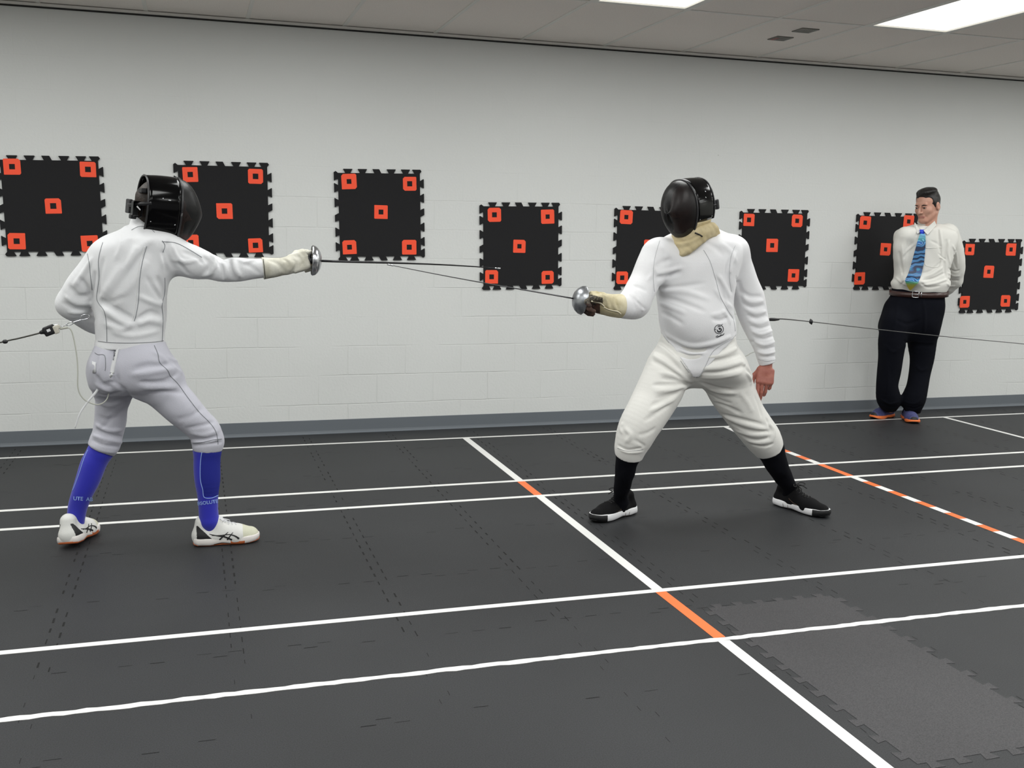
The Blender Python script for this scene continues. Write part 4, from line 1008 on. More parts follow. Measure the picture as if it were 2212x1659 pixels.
F2.rbox(W(.04, -.100, .072), (.028, .012, .016), HR, .005, .004)
obj('back_strap', g+[F2.mesh(0)], m_blkm, mk, label='black plastic back strap box')
lg = [W(.083, -.124+a, -.008+b) for a, b in ((-.008, .006), (-.004, .010), (.010, -.004), (.008, -.008))]
obj('strap_print', (lg+[p+HR[0]*.0006 for p in lg], [(0,1,2,3),(4,7,6,5)]), mat('print_white', 'd5d5d5', .6), mk)
epee('sword reaching from the left fencer\'s hand, its dark blade nearly level', GL, TIPL, -nrm(TIPL-GL)+V(0, 0, -.12), .006, m_steel)
# --- reel cable, clips and body cord behind the left fencer
def cable_thing():
    Yc = -2.42
    t = empty('reel_cable', at(60, 725, Yc), 'dark reel cable with connector running off the left edge behind the left fencer', 'cable')
    K = lambda x, y, d=0: at(x, y, Yc+d)
    obj('cable', tube([at(-420, 850, Yc-.1), K(-200, 790), K(0, 740), K(40, 731), K(88, 719)], .0034, 6, smooth=4), mat('dark_cable', '37372f', .5), t)
    F = Field(*bbox([K(10, 738), K(150, 690)], .04), .0022)
    F.ell(K(11, 738), (.011, .009, .009), None, .004); obj('knot', F.mesh(), m_blkm, t)
    d = nrm(K(125, 705)-K(88, 719)); Rr = frame(d)
    F = Field(*bbox([K(88, 719), K(128, 708)], .04), .0018)
    F.cone(K(89, 718), K(97, 716), .008, .011, .006); F.rbox(K(106, 714), (.012, .021, .020), Rr, .006, .006); F.rbox(K(109, 705), (.008, .012, .006), Rr, .003, .003)
    obj('connector', F.mesh(), m_blkm, t)
    q = [K(105, 714, -.0135)+Rr[1]*a+Rr[2]*b for a, b in ((-.007, -.005), (.007, -.005), (.007, .006), (-.007, .006))]
    obj('connector_label', (q+[p+V(0, .001, 0) for p in q], [(0,1,2,3),(7,6,5,4)]), m_wh, t)
    F = Field(*bbox([K(112, 712), K(140, 708)], .03), .0018); F.rbox(K(121, 712), (.011, .010, .017), Rr, .004, .003); F.rbox(K(125, 706), (.006, .009, .008), Rr, .003, .003)
    obj('clear_plug', F.mesh(), mat('clear_plastic', 'c9c5b8', .25), t)
    obj('clip', [tube([K(116, 703), K(126, 701), K(133, 706), K(142, 702)], .0017, 6, smooth=4), tube([K(142, 702), K(147, 698), K(156, 695), K(158, 699), K(148, 703), K(142, 702)], .0022, 6, smooth=3),
        tube([K(156, 697), K(166, 694), K(175, 691), K(183, 690), K(191, 687), K(193, 683), K(189, 680), K(181, 680), K(175, 684), K(175, 691)], .0020, 6, smooth=4)], m_steel, t, label='steel snap clip')
cable_thing()
Yc = -2.42
co = obj('body_cord', [tube([at(128, 710, Yc), at(145, 708, Yc), at(154, 714, Yc), at(160, 735, Yc), at(166, 770, Yc), at(168, 800, Yc), at(168, 835, Yc), at(175, 855, Yc), at(190, 868, Yc), at(212, 874, Yc), at(228, 866, Yc), at(235, 850, Yc), at(237, 825, Yc), at(243, 806, -2.485)], .0027, 6, smooth=6),
     tube([at(129, 710, Yc), at(146, 707.5, Yc)], .005, 8)], mat('cord_white', 'bfc0b6', .5), origin=at(168, 800, Yc)); tag(co, 'thin white body cord looping from the cable connector to the left fencer\'s seat', 'cord')
P_ = catmull([at(243, 808, -2.49), at(222, 828, Yc), at(205, 850, Yc), at(188, 870, Yc), at(172, 895, Yc), at(162, 925, Yc)], 5)
ob = obj('strap_end', ribbon(P_, np.tile(V(0, -1, .2), (len(P_), 1)), [.006, .0055, .005, .004, .0035, .002], .001), m_wh, t_lf, label='loose white strap end hanging free')
# ================================================================ RIGHT FENCER (facing the viewer's left)
YR = -2.50
t_rf = empty('fencer', atz(1530, 1112), 'fencer in dark knee socks facing left, sword arm bent, chest to the viewer', 'person')
torso = rows_px([(484,1497,1535,YR+.03,.055),(496,1470,1556,YR+.02,.075),(508,1445,1580,YR+.02,.100),(522,1425,1596,YR+.01,.118),(540,1412,1602,YR+.01,.130),(565,1408,1600,YR,.138),(600,1412,1592,YR,.145),(640,1418,1584,YR,.152),(670,1422,1584,YR-.005,.158),(700,1425,1589,YR-.01,.164),(722,1430,1589,YR-.01,.164),(740,1436,1584,YR-.005,.155)])
rarm = [nd(1420,553,YR-.01,72),nd(1405,585,YR-.03,70),nd(1392,612,YR-.05,66),nd(1380,636,YR-.08,66),nd(1372,655,YR-.10,62)]
rfor = [nd(1372,655,YR-.10,62),nd(1352,661,YR-.12,54),nd(1335,660,YR-.135,47)]
rglv = [nd(1338,661,YR-.135,52),nd(1322,660,YR-.14,49),nd(1306,657,YR-.145,46)]
larm = [nd(1578,545,YR+.03,66),nd(1592,575,YR+.03,66),nd(1604,610,YR+.03,66),nd(1618,650,YR+.03,68),nd(1628,685,YR+.02,62),nd(1640,720,YR+.00,54),nd(1650,750,YR-.01,46),nd(1657,780,YR-.015,37)]
hipsR = [(722,1430,1588,YR,.150),(745,1421,1592,YR,.152),(770,1409,1602,YR,.155),(795,1401,1612,YR,.155),(812,1402,1612,YR,.125),(826,1418,1596,YR,.085),(836,1440,1575,YR,.05)]
lleg = [nd(1444,800,YR-.01,96),nd(1428,838,YR-.02,102),nd(1412,868,YR-.03,98),nd(1396,895,YR-.05,93),nd(1381,920,YR-.06,88),nd(1370,945,YR-.06,80),nd(1361,968,YR-.055,64)]
rleg = [nd(1562,800,YR,104),nd(1578,838,YR,100),nd(1594,868,YR,92),nd(1612,898,YR-.005,84),nd(1632,925,YR-.01,80),nd(1648,946,YR-.01,76),nd(1658,962,YR-.01,62)]
lsock = [nd(1358,978,YR-.055,52),nd(1350,1020,YR-.02,43),nd(1345,1045,YR+.02,37),nd(1341,1070,YR+.07,31),nd(1342,1086,YR+.09,31)]
rsock = [nd(1664,970,YR-.01,56),nd(1678,1005,YR,48),nd(1691,1028,YR+.02,40),nd(1703,1050,YR+.04,33),nd(1708,1068,YR+.06,33)]
HC = at(1487, 448, YR-.045); HR = frame(V(-.90, -.42, -.17)); HR = frame(HR[1], HR[2]+.04*HR[0])
GR = at(1256, 648, YR-.16); TIPR = at(836, 571, -2.60); dR = nrm(TIPR-GR)
wristR = at(1306, 655, YR-.145); hfR = nrm(at(1266, 651, YR-.16)-wristR)
handR = dict(fwd=hfR, back=nrm(V(.25, .75, .55)), side=-1, curl=[(.5, .9, .6), (.8, 1.2, .7), (.9, 1.25, .7), (.95, 1.25, .7)], thumb=[(.45, .85, -.35), (.1, .95, -.35), (-.1, .95, -.3)])
wristF = at(1656, 790, YR-.02)
fhand = dict(fwd=nrm(at(1651, 840, YR-.05)-wristF), back=nrm(V(-.40, -.88, .10)), side=1, curl=[(.12, .22, .2), (.30, .45, .3), (.50, .7, .4), (.65, .9, .5)], thumb=[(.62, .8, -.2), (.12, 1.0, -.1), (-.05, 1.0, 0)], spread=-.05)
def part_body(name, root, chains, lofts, extra, allpts, hands_fine):
    F = Field(*bbox(allpts, .15), .0085)
    for L_ in lofts: F.loft(L_[0], .02, grow=L_[1])
    for ch in chains: F.chain(ch, .02, rs=.74)
    extra(F); out = [F.mesh(smooth=2)]
    for q in hands_fine: out.append(q)
    obj('body', out, mat('ruddy_skin', 'a96a5b', .55, bump=.2, bscale=150, col2='9c5c50', vscale=40), root)
hip = rows_px(hipsR)
def fine_hand():
    H = Field(*bbox([wristF, wristF+fhand['fwd']*.2], .09), .0026); H.cone(larm[-1][0], wristF, .026, .026, .01); hand(H, wristF, k=.006, **{**fhand, 'sc': 1.0, 'fat': 1.08}); return H.mesh(smooth=1)
def ex(F):
    F.cone(rarm[0][0], larm[0][0], .06, .05, .05); head(F, HC, HR, k=.02, neckto=at(1505, 515, YR)+V(0, 0, -.04))
    hand(F, wristR, k=.006, **{**handR, 'fat': .88, 'sc': .9})
    foot(F, lsock[-1][0], V(2.115, -2.335, 0), V(1.835, -2.475, 0)); foot(F, rsock[-1][0], V(2.93, -2.36, 0), V(3.035, -2.685, 0))
part_body('body', t_rf, (rarm+rfor[1:]+rglv[1:], larm, lleg+lsock, rleg+rsock), ((torso[2:], -.02), (hip, -.02)), ex,
          [n_[0] for n_ in rarm+rglv+larm+lleg+rleg+lsock+rsock]+[HC, GR, at(1300, 1125, YR), at(1790, 1125, -2.7), at(1650, 860, YR)], [fine_hand()])
# --- jacket: loft, sleeves, V-shaped front panel running between the legs
F = Field(*bbox([n_[0] for n_ in rarm+rfor+larm]+[at(1500, 825, YR), at(1510, 480, YR)], .17), .0042)
F.loft(torso, .02)
F.cone(at(1430, 545, YR), at(1588, 540, YR+.02), .060, .056, .06)
F.chain(rarm, .03, k0=.05); F.chain(rfor, .03); F.chain(larm, .03, k0=.05)
F.ell(at(1500, 690, YR-.055), (.135, .12, .12), None, .06)
F.cone(at(1512, 515, YR+.01), at(1500, 488, YR-.005), .062, .055, .02)
Fp = Field(F.lo, F.lo+F.h*(F.n-1), F.h); Fp.loft(hip, .02, grow=.004); Fp.chain([(a_, r_+.004) for a_, r_ in lleg[:2]], .035, k0=.05); Fp.chain([(a_, r_+.004) for a_, r_ in rleg[:2]], .035, k0=.05)
Fp.ell(at(1502, 800, YR-.05), (.06, .07, .06), None, .05)
vn = ray(1500, 770); vn = nrm(V(vn[0], vn[1], 0)); vc = at(1505, 770, YR)
pl = []
for (a, b, c_) in (((1431,719),(1500,818),(1500,700)), ((1507,818),(1585,727),(1500,700)), ((1490,815),(1518,815),(1500,700))):
    A, B_, C_ = ray(*a), ray(*b), ray(*c_); n_ = nrm(np.cross(A, B_)); n_ = n_ if np.dot(n_, C_) < 0 else -n_; pl.append(n_)
X, Y, Z = F.ax[0][:, None, None], F.ax[1][None, :, None], F.ax[2][None, None, :]
cut = np.full(F.f.shape, -1., np.float32)
for n_ in pl: cut = np.maximum(cut, (X-CAM[0])*n_[0]+(Y-CAM[1])*n_[1]+(Z-CAM[2])*n_[2])
depth = (X-vc[0])*vn[0]+(Y-vc[1])*vn[1]+0*Z
zb = at(1500, 742, YR)[2]
ps_ = np.where(depth < .02, np.maximum(Fp.f, cut), .3)
ps_ = np.maximum(ps_, np.where(Z > at(1500, 722, YR)[2]+.02, .05, -1)+0*ps_).astype(np.float32)
# hem: cut the torso loft square at the back, along the V in front
zh = at(1510, 738, YR)[2]; F.f = np.where((Z < zh+.06) & (np.abs(X-vc[0]) < .30), np.maximum(F.f, np.where(depth < 0, np.maximum(cut, -1), zh-Z)), F.f).astype(np.float32)
kk = .02; hh = np.maximum(kk-np.abs(F.f-ps_), 0)/kk; F.f = (np.minimum(F.f, ps_)-hh*hh*kk*.25).astype(np.float32)
cb = larm[-1][0]; F.plane(at(1656, 786, YR-.015), nrm(larm[-1][0]-larm[-2][0]), lo=cb-.1, hi=cb+.1)
for pts, r, am in [([(1413,585),(1416,605),(1414,632)], .008, -.012), ([(1416,578),(1432,566),(1450,562)], .014, -.006), ([(1418,600),(1440,597),(1470,588)], .011, -.008), ([(1420,590),(1445,585),(1475,578)], .011, .005),
     ([(1420,620),(1445,622),(1480,618),(1520,612)], .012, -.004), ([(1424,632),(1450,628),(1490,632),(1530,646)], .014, .006), ([(1426,642),(1455,648),(1490,660),(1520,672)], .012, -.006), ([(1424,655),(1450,664),(1480,676)], .012, .005), ([(1428,675),(1450,685),(1475,700)], .012, -.004),
     ([(1440,722),(1470,740),(1500,747),(1540,742),(1575,728)], .012, .012), ([(1446,733),(1475,750),(1505,758),(1530,752)], .010, -.013), ([(1465,752),(1490,763),(1520,762)], .009, .006), ([(1462,762),(1490,771),(1516,768)], .009, -.007),
     ([(1545,598),(1556,618),(1562,640),(1568,662)], .010, -.006), ([(1553,595),(1566,618),(1575,640)], .009, .005), ([(1578,560),(1572,585),(1575,610),(1582,632)], .010, -.010), ([(1590,545),(1580,570),(1578,590)], .009, .005), ([(1545,625),(1560,648),(1582,665)], .010, .005),
     ([(1568,665),(1578,680),(1588,690)], .009, -.008), ([(1560,672),(1572,684),(1578,700)], .009, .005), ([(1540,690),(1556,692),(1572,686)], .010, -.006), ([(1536,680),(1552,678),(1568,672)], .010, .004),
     ([(1395,628),(1385,622),(1370,618)], .010, -.004), ([(1368,642),(1380,655),(1393,668)], .006, -.010), ([(1375,646),(1385,660),(1390,672)], .006, .006), ([(1358,636),(1368,650),(1372,668)], .008, -.004), ([(1345,640),(1352,655),(1352,672)], .007, .004), ([(1410,560),(1412,585),(1400,605)], .010, .004),
     ([(1600,628),(1620,640),(1645,640)], .010, -.006), ([(1602,640),(1622,652),(1648,650)], .010, .007), ([(1604,655),(1626,665),(1650,660)], .009, -.007), ([(1612,668),(1632,676),(1654,672)], .009, .008), ([(1616,680),(1634,688),(1656,682)], .008, -.008), ([(1618,692),(1638,699),(1660,692)], .008, .008),
     ([(1622,704),(1642,710),(1664,703)], .007, -.008), ([(1624,715),(1644,722),(1668,714)], .007, .008), ([(1628,727),(1648,733),(1670,726)], .007, -.008), ([(1630,738),(1650,745),(1673,738)], .007, .008), ([(1634,750),(1652,755),(1674,749)], .006, -.008), ([(1636,760),(1654,764),(1676,760)], .006, .007), ([(1638,769),(1656,772),(1676,769)], .006, -.006),
     ([(1590,600),(1600,625),(1602,650)], .010, -.006), ([(1520,520),(1545,535),(1560,550)], .014, -.004), ([(1555,525),(1580,545),(1590,565)], .014, .004), ([(1428,530),(1440,545),(1436,565)], .014, .003)]:
    F.fold(pts, r, am)
F.noise(.0016, (22, 22, 24), 13)
g = [F.mesh(0)]
for pts in ([(1520,540),(1534,565),(1545,600),(1556,640),(1572,670),(1584,690),(1588,715)],): g.append(seamline(F, pts, .0013)[:2]+(1,))
g.append(seamline(F, [(1434,725),(1456,756),(1478,790),(1497,812),(1510,813),(1524,790),(1543,756),(1584,730)], .0016)[:2]+(1,))
g.append(seamline(F, [(1638,776),(1656,780),(1676,777)], .0013)[:2]+(1,)); g.append(seamline(F, [(1425,520),(1414,560),(1411,600),(1414,630)], .0010)[:2]+(1,)); g.append(seamline(F, [(1588,530),(1578,560),(1576,600),(1580,630)], .0010)[:2]+(1,))
jk = obj('jacket', g, [mat('white_jacket_cloth', 'e4e4e6', .85, bump=.35, bscale=260, sheen=.2), mat('pale_seam', 'b4b5b8', .9)], t_rf)
# emblem: ring with a dark swirl and a line of script below
m_emb = mat('dark_emblem', '2e3034', .8)
g = []
for (rx, w) in ((9.5, .0011),):
    q = [(1553+rx*math.cos(a), 711+9.5*math.sin(a)) for a in np.linspace(0, 2*math.pi, 19)]; P_, N_ = F.line(q, 2); g.append(ribbon(P_, N_, w, .0008))
for q, w in (([(1549,712),(1551,716),(1556,716),(1558,711),(1554,708)], [.0012, .003, .0035, .0024, .0008]), ([(1550,707),(1553,704),(1557,706)], [.0006, .0018, .0006]), ([(1553,708),(1555,712)], [.003, .003]), ([(1544,711),(1547,711)], .0008), ([(1558,702),(1561,700)], .0007)):
    P_, N_ = F.line(q, 4); g.append(ribbon(P_, N_, w, .0008))
for q in ([(1546,728),(1550,725),(1553,727),(1557,723),(1561,724),(1564,720)], [(1548,729),(1556,726),(1563,722)]):
    P_, N_ = F.line(q, 4); g.append(ribbon(P_, N_, .0011, .0008))
obj('emblem', g, m_emb, t_rf, smooth=False, label='small round dark emblem with script below')
# --- breeches
F = Field(*bbox([n_[0] for n_ in lleg+rleg]+[(r_[1], r_[2], r_[0]) for r_ in hip], .17), .0045)
F.loft(hip, .02); F.chain(lleg, .035, k0=.05); F.chain(rleg, .035, k0=.05)
for ch, sk, (cx_, cy_, w_) in ((lleg, lsock, (1360, 986, 55)), (rleg, rsock, (1662, 974, 50))):
    a_ = ch[-1][0]; dd = nrm(sk[1][0]-sk[0][0]); b_ = nd(cx_, cy_, a_[1], w_); F.cone(a_, b_[0]+dd*.03, ch[-1][1]*.97, b_[1], .02); F.plane(b_[0], dd, lo=b_[0]-.12, hi=b_[0]+.12)
for pts, r, am in [([(1425,738),(1445,752),(1462,768)], .008, -.007), ([(1422,745),(1445,762),(1468,785)], .008, .008), ([(1415,758),(1440,772),(1470,800)], .009, -.008), ([(1412,768),(1440,785),(1480,818)], .010, .008), ([(1410,780),(1440,796),(1485,825)], .009, -.008), ([(1425,805),(1460,812),(1492,826)], .010, .006), ([(1430,818),(1460,822),(1490,832)], .009, -.009),
     ([(1412,832),(1450,830),(1492,829)], .009, -.010), ([(1418,845),(1455,842),(1490,835)], .011, .007), ([(1420,860),(1450,852),(1480,840)], .009, -.009), ([(1408,876),(1435,862),(1465,848)], .009, -.008), ([(1405,888),(1432,876),(1458,862)], .010, .006), ([(1395,908),(1420,892),(1445,875)], .010, -.006), ([(1350,925),(1362,940),(1352,955)], .012, .006), ([(1345,915),(1340,925),(1345,935)], .009, .006), ([(1380,940),(1400,935),(1415,925)], .010, -.004), ([(1335,962),(1355,972),(1385,968)], .006, -.009), ([(1337,970),(1358,978),(1388,976)], .006, .005), ([(1370,950),(1385,958),(1392,965)], .008, -.004),
     ([(1530,760),(1560,752),(1588,738)], .009, -.008), ([(1528,772),(1562,766),(1592,752)], .009, .009), ([(1525,782),(1560,778),(1600,765)], .009, -.009), ([(1520,796),(1560,792),(1606,780)], .010, .009), ([(1518,806),(1560,804),(1610,790)], .009, -.009), ([(1516,816),(1555,816),(1600,806)], .010, .004), ([(1515,826),(1545,836),(1580,842)], .009, -.009), ([(1520,833),(1548,846),(1590,850)], .010, .006), ([(1530,850),(1550,862),(1580,872)], .010, -.004),
     ([(1545,870),(1575,880),(1600,892)], .010, -.006), ([(1560,895),(1600,905),(1650,918)], .009, -.008), ([(1565,900),(1600,915),(1655,928)], .010, .008), ([(1580,915),(1620,930),(1662,932)], .008, -.010), ([(1590,930),(1625,940),(1665,938)], .008, .009), ([(1600,940),(1630,950),(1660,946)], .007, -.010), ([(1615,952),(1640,957),(1668,952)], .007, .008), ([(1625,960),(1650,964),(1670,958)], .006, -.007), ([(1660,915),(1672,930),(1668,950)], .008, .010), ([(1655,905),(1664,925),(1660,945)], .007, -.008), ([(1606,785),(1618,800),(1624,815)], .010, .010), ([(1600,770),(1608,782),(1606,792)], .008, .008), ([(1612,805),(1622,818),(1622,830)], .008, .008),
     ([(1630,855),(1640,880),(1645,900)], .010, -.004), ([(1600,850),(1615,870),(1625,890)], .014, .004)]:
    F.fold(pts, r, am)
F.noise(.0016, (24, 24, 22), 15)
g = [F.mesh(0), seamline(F, [(1334,968),(1357,975),(1389,971)], .0012)[:2]+(1,)]
obj('breeches', g, [m_whw, m_seam], t_rf)
# --- socks
m_navy = mat('dark_navy_knit', '07080f', .95, bump=.35, bscale=300, spec=.15)
for ch in (lsock, rsock):
    F = Field(*bbox([n_[0] for n_ in ch], .09), .004); a_ = ch[0][0]
    F.cone(a_+nrm(a_-ch[1][0])*.05, a_, ch[0][1]*.95, ch[0][1], .01); F.chain(ch, .02); e = ch[-1][0]; F.cone(e, e-V(0, 0, .03), ch[-1][1], .026, .01); F.noise(.0012, (40, 40, 40), 2)
    obj('sock', F.mesh(0), m_navy, t_rf, label='dark navy knee sock')
# --- shoes
m_bsh = mat('black_shoe_mesh', '08080a', .85, bump=.6, bscale=260, spec=.2); m_wm = mat('white_shoe_midsole', 'e6e6e8', .45); m_bo = mat('black_outsole', '101012', .55); m_lc = mat('black_lace', '0c0c0e', .7)
for hl, te, lb in ((V(2.115, -2.335, 0), V(1.835, -2.475, 0), 'black front shoe with white midsole'), (V(2.93, -2.36, 0), V(3.035, -2.685, 0), 'black rear shoe with white midsole')):
    F, P, R, L = shoe(t_rf, hl, te, .104, V(0, 0, 1), None, h=.112)
    s = empty('shoe', hl, None, None); s.parent = t_rf; s.location = Vector([float(x) for x in hl])-wloc(t_rf); s['label'] = lb
    obj('upper', F.mesh(0), m_bsh, s)
    so = sole(P, R, L, .112, .006, .036, arch=.004, heelk=.004); f = so[1]; v = np.array(so[0]); cc = np.array([v[list(q)].mean(0) for q in f]); ly = (cc-hl)@R[1]
    mi = np.where((ly > L*.84), 1, 0)
    obj('midsole', (so[0], f, mi), [m_wm, m_bo], s, label='white midsole, black at the toe'); obj('outsole', sole(P, R, L, .098, .000, .008, kick=.014), m_bo, s)
    obj('laces', lace_set(F, P, R, L, .11, 5, .0026, True, .045), m_lc, s)
    g = []
    for sd in (1, -1):
        for y in (.095, .125): P_ = [P(sd*.058, y, .030), P(sd*.0585, y+.004, .018), P(sd*.054, y+.002, .008)]; g.append(tube(P_, .0012, 5))
        q = catmull([V(.12, .06), V(.15, .045), V(.18, .04)], 4); Pq = np.array([F.march(P(sd*.09, a, b), -sd*R[0]) for a, b in q]); g.append(ribbon(Pq, F.normal(Pq), .0012, .0008, 0, .001))
    for k in range(0, len(g), 3): obj('side_trim', g[k:k+3], mat('bronze_trim', '4a3a30', .5), s, smooth=False)
# --- glove
F = Field(*bbox([wristR, GR, rglv[0][0]], .09), .0028)
hand(F, wristR, k=.006, **{**handR, 'fat': 1.3, 'sc': 1.02})
F.chain(rglv, .02); F.cone(rglv[-1][0], wristR+hfR*.02, .040, .034, .015); F.plane(at(1341, 661, YR-.13), nrm(rglv[0][0]-rglv[1][0]))
for pts, r, am in [([(1315,642),(1318,655),(1322,668)], .006, -.005), ([(1322,640),(1325,655),(1330,668)], .006, .005), ([(1328,640),(1332,655),(1336,668)], .005, -.005), ([(1306,638),(1312,655),(1314,668)], .005, .005), ([(1302,660),(1318,670),(1340,676)], .005, -.005), ([(1285,628),(1300,636),(1312,642)], .005, .003)]: F.fold(pts, r, am)
me_ = F.mesh(0); cc = me_[0][np.array(me_[1])].mean(1); px = 1106+FPX*((cc-CAM)@CR)/((cc-CAM)@CF); py = 829.5-FPX*((cc-CAM)@CU)/((cc-CAM)@CF)
nn_ = F.normal(cc); fr_ = (nn_@(CAM-GR)) > 0
mi = np.where(fr_ & (px < 1302-.35*(py-640)*0) & (py > 632+.28*(px-1262)) & (py < 656), 1, 0); mi = np.where(fr_ & (px < 1296) & (py >= 656), 2, mi)
m_gl2 = mat('cream_glove_leather', 'd9d0b2', .8, bump=.4, bscale=150, col2='b5aa86', vscale=16)
m_gp = mat('studded_dark_palm', '6e6656', .7, bump=.8, bscale=90, col2='1c1a17', vscale=110); m_gw = mat('worn_brown_palm', '5e463c', .8, bump=.4, bscale=120, col2='2c201b', vscale=40)
obj('glove', [(me_[0], me_[1], mi)], [m_gl2, m_gp, m_gw], t_rf)
P_, N_ = F.line([(1277,650),(1288,652),(1298,655),(1306,662)], 4); g = [ribbon(P_, N_, .0022, .002, 0, .0025)]
P_, N_ = F.line([(1304,664),(1318,669),(1334,672),(1341,678)], 4); g.append(ribbon(P_, N_, .0018, .002, 0, .0025))
obj('glove_seam', g, mat('cream_edge', 'e3dcc4', .8), t_rf, label='raised cream seams along the glove palm')
# --- mask with beige bib
mk, W, oval, shell = fencing_mask(t_rf, HC, HR, 28, sc=.97)
m_bib = mat('beige_bib_cloth', 'cdbf9b', .88, bump=.4, bscale=140, col2='b9a981', vscale=14)
shell(math.radians(207), math.radians(333), .050, -.070, None, 'bib_side', slant=.004, mt=m_bib, lbl='beige padded bib fixed under the mask')
F = Field(*bbox([W(0, -.01, -.15)], .16), .003)
nb = 20; A = W(-.072, -.065, -.125); B_ = W(.072, -.065, -.125)
arc = [W(.086*math.cos(a), -.062+.150*math.sin(a), -.140-.072*math.sin(a)**2) for a in np.linspace(-.25, math.pi+.25, nb)]
arc2 = [W(.088*math.cos(a), -.045+.118*math.sin(a), -.098-.012*math.sin(a)) for a in np.linspace(-.2, math.pi+.2, nb)]
rows_ = [[A_*(1-u)+B2*u for A_, B2 in zip(arc, arc2)] for u in (.2, .4, .6, .8)]
for rw in rows_:
    for i in range(nb-1): F.cone(rw[i], rw[i+1], .012, .012, .014)
for i in range(nb-1):
    F.cone(arc[i], arc[i+1], .013, .013, .014); F.cone(arc2[i], arc2[i+1], .009, .009, .014); F.cone((arc[i]+arc2[i])/2, (arc[i+1]+arc2[i+1])/2, .013, .013, .018)
F.noise(.0016, (45, 45, 45), 6)
for pts, r, am in [([(1446,512),(1460,522),(1490,518),(1515,505)], .006, -.006), ([(1450,525),(1462,540),(1470,548)], .005, -.004)]: F.fold(pts, r, am)
obj('bib', F.mesh(0), m_bib, mk, label='beige throat bib hanging below the visor')
P_, N_ = F.line([(1501,503),(1509,506),(1517,511)], 4); obj('bib_tab', ribbon(P_, N_, .003, .002), m_blkm, mk)
F2 = Field(*bbox([W(0, -.12, -.02)], .12), .0022); F2.rbox(W(-.03, -.115, -.005), (.062, .010, .024), HR, .006, .004); F2.rbox(W(-.075, -.108, -.005), (.012, .022, .022), HR, .004, .004); F2.rbox(W(.06, -.11, -.005), (.03, .010, .016), HR, .004, .004)
obj('back_strap', [F2.mesh(0), tube([W(-.088, -.08, -.005), W(-.08, -.105, -.005), W(0, -.128, -.005), W(.08, -.105, -.005), W(.088, -.08, -.005)], .006, 8, smooth=4)], m_blkm, mk, label='black back strap')
F = Field(*bbox([HC], .16), .004); F.ell(W(0, -.022, .035), (.081, .094, .088), HR, .01); F.ell(W(0, -.055, -.035), (.060, .055, .05), HR, .03); F.plane(W(0, .02, .04), HR[1]); F.noise(.002, (70, 70, 30), 4)
obj('hair', F.mesh(0), m_hairb, t_rf)
epee('sword held by the right fencer, its thin blade slanting up to the left', GR, TIPR, -dR+V(0, 0, -.05), -.004, m_alu, .0655, 1.28, mat('grey_blade_steel', '6e6e70', .35, .85), .62)
# --- cable behind the right fencer
Yc = -2.35
t = empty('reel_cable', at(1900, 712, Yc), 'thin dark reel cable with black plug running off the right edge, past the referee\'s trousers', 'cable')
obj('cable', tube([at(1652, 689, Yc), at(1690, 689, Yc), at(1752, 695, Yc), at(1900, 712, Yc-.05), at(2060, 729, Yc-.1), at(2212, 743, Yc-.15), at(2700, 790, Yc-.3)], [.0036, .0036, .0026, .0022, .0022, .0022], 6, smooth=5), mat('grey_cable', '4d4d4b', .5), t)
obj('plug', lathe([(0, .001), (.001, .006), (.01, .0085), (.035, .0085), (.055, .006), (.064, .0036), (.066, .001)], at(1660, 690, Yc), nrm(at(1690, 690, Yc)-at(1660, 690, Yc)), 12), m_blkm, t)
F = Field(*bbox([at(1752, 695, Yc)], .03), .002); F.ell(at(1752, 695, Yc), (.011, .009, .012), None, .004); F.cone(at(1751, 690, Yc), at(1753, 700, Yc), .004, .004, .003); obj('knot', F.mesh(), m_blkm, t)
co = obj('body_cord', tube([at(1600, 790, YR+.12), at(1603, 778, YR+.06), at(1607, 771, YR+.04), at(1614, 768, YR+.03), at(1622, 763, YR+.04), at(1634, 757, YR+.06), at(1645, 735, YR+.12), at(1650, 705, YR+.14), at(1654, 691, Yc)], .0018, 6, smooth=5), mat('cord_white', 'd9dad2', .5), origin=at(1614, 768, YR)); tag(co, 'thin pale body cord showing between the right fencer\'s hip and cuff', 'cord')
# ================================================================ REFEREE standing by the wall
YP = -.42
t_p = empty('person', atz(1945, 903), 'man in white shirt and blue patterned tie standing by the wall, hands behind back', 'person')
torso = rows_px([(486,1974,2032,YP+.01,.055),(493,1952,2050,YP,.080),(502,1938,2064,YP,.098),(520,1934,2064,YP,.112),(545,1938,2058,YP,.120),(575,1941,2050,YP,.122),(600,1934,2048,YP,.126),(612,1927,2048,YP,.128),(622,1929,2044,YP,.122),(630,1933,2040,YP,.115)])
ra_ = [nd(1951,512,YP+.01,34),nd(1946,535,YP+.02,32),nd(1947,560,YP+.04,32),nd(1951,585,YP+.07,32),nd(1958,608,YP+.10,30)]
rf_ = [nd(1958,608,YP+.10,30),nd(1975,620,YP+.16,26),nd(2000,628,YP+.18,22)]
la_ = [nd(2048,507,YP+.01,44),nd(2056,530,YP+.02,44),nd(2060,555,YP+.04,44),nd(2062,582,YP+.07,42),nd(2059,604,YP+.11,38)]
lf_ = [nd(2059,604,YP+.11,38),nd(2050,618,YP+.14,32),nd(2040,627,YP+.17,27),nd(2020,634,YP+.18,22)]
hipsP = [(622,1932,2038,YP,.108),(640,1927,2038,YP,.116),(660,1915,2038,YP,.128),(690,1906,2032,YP,.128),(710,1902,2026,YP,.105),(725,1908,2018,YP,.075),(735,1920,2004,YP,.045)]
l1 = [nd(1934,700,YP,60),nd(1928,735,YP,58),nd(1924,770,YP+.01,52),nd(1920,805,YP+.02,48),nd(1916,835,YP+.03,46),nd(1919,860,YP+.05,50),nd(1922,876,YP+.10,36),nd(1921,884,YP+.14,26)]
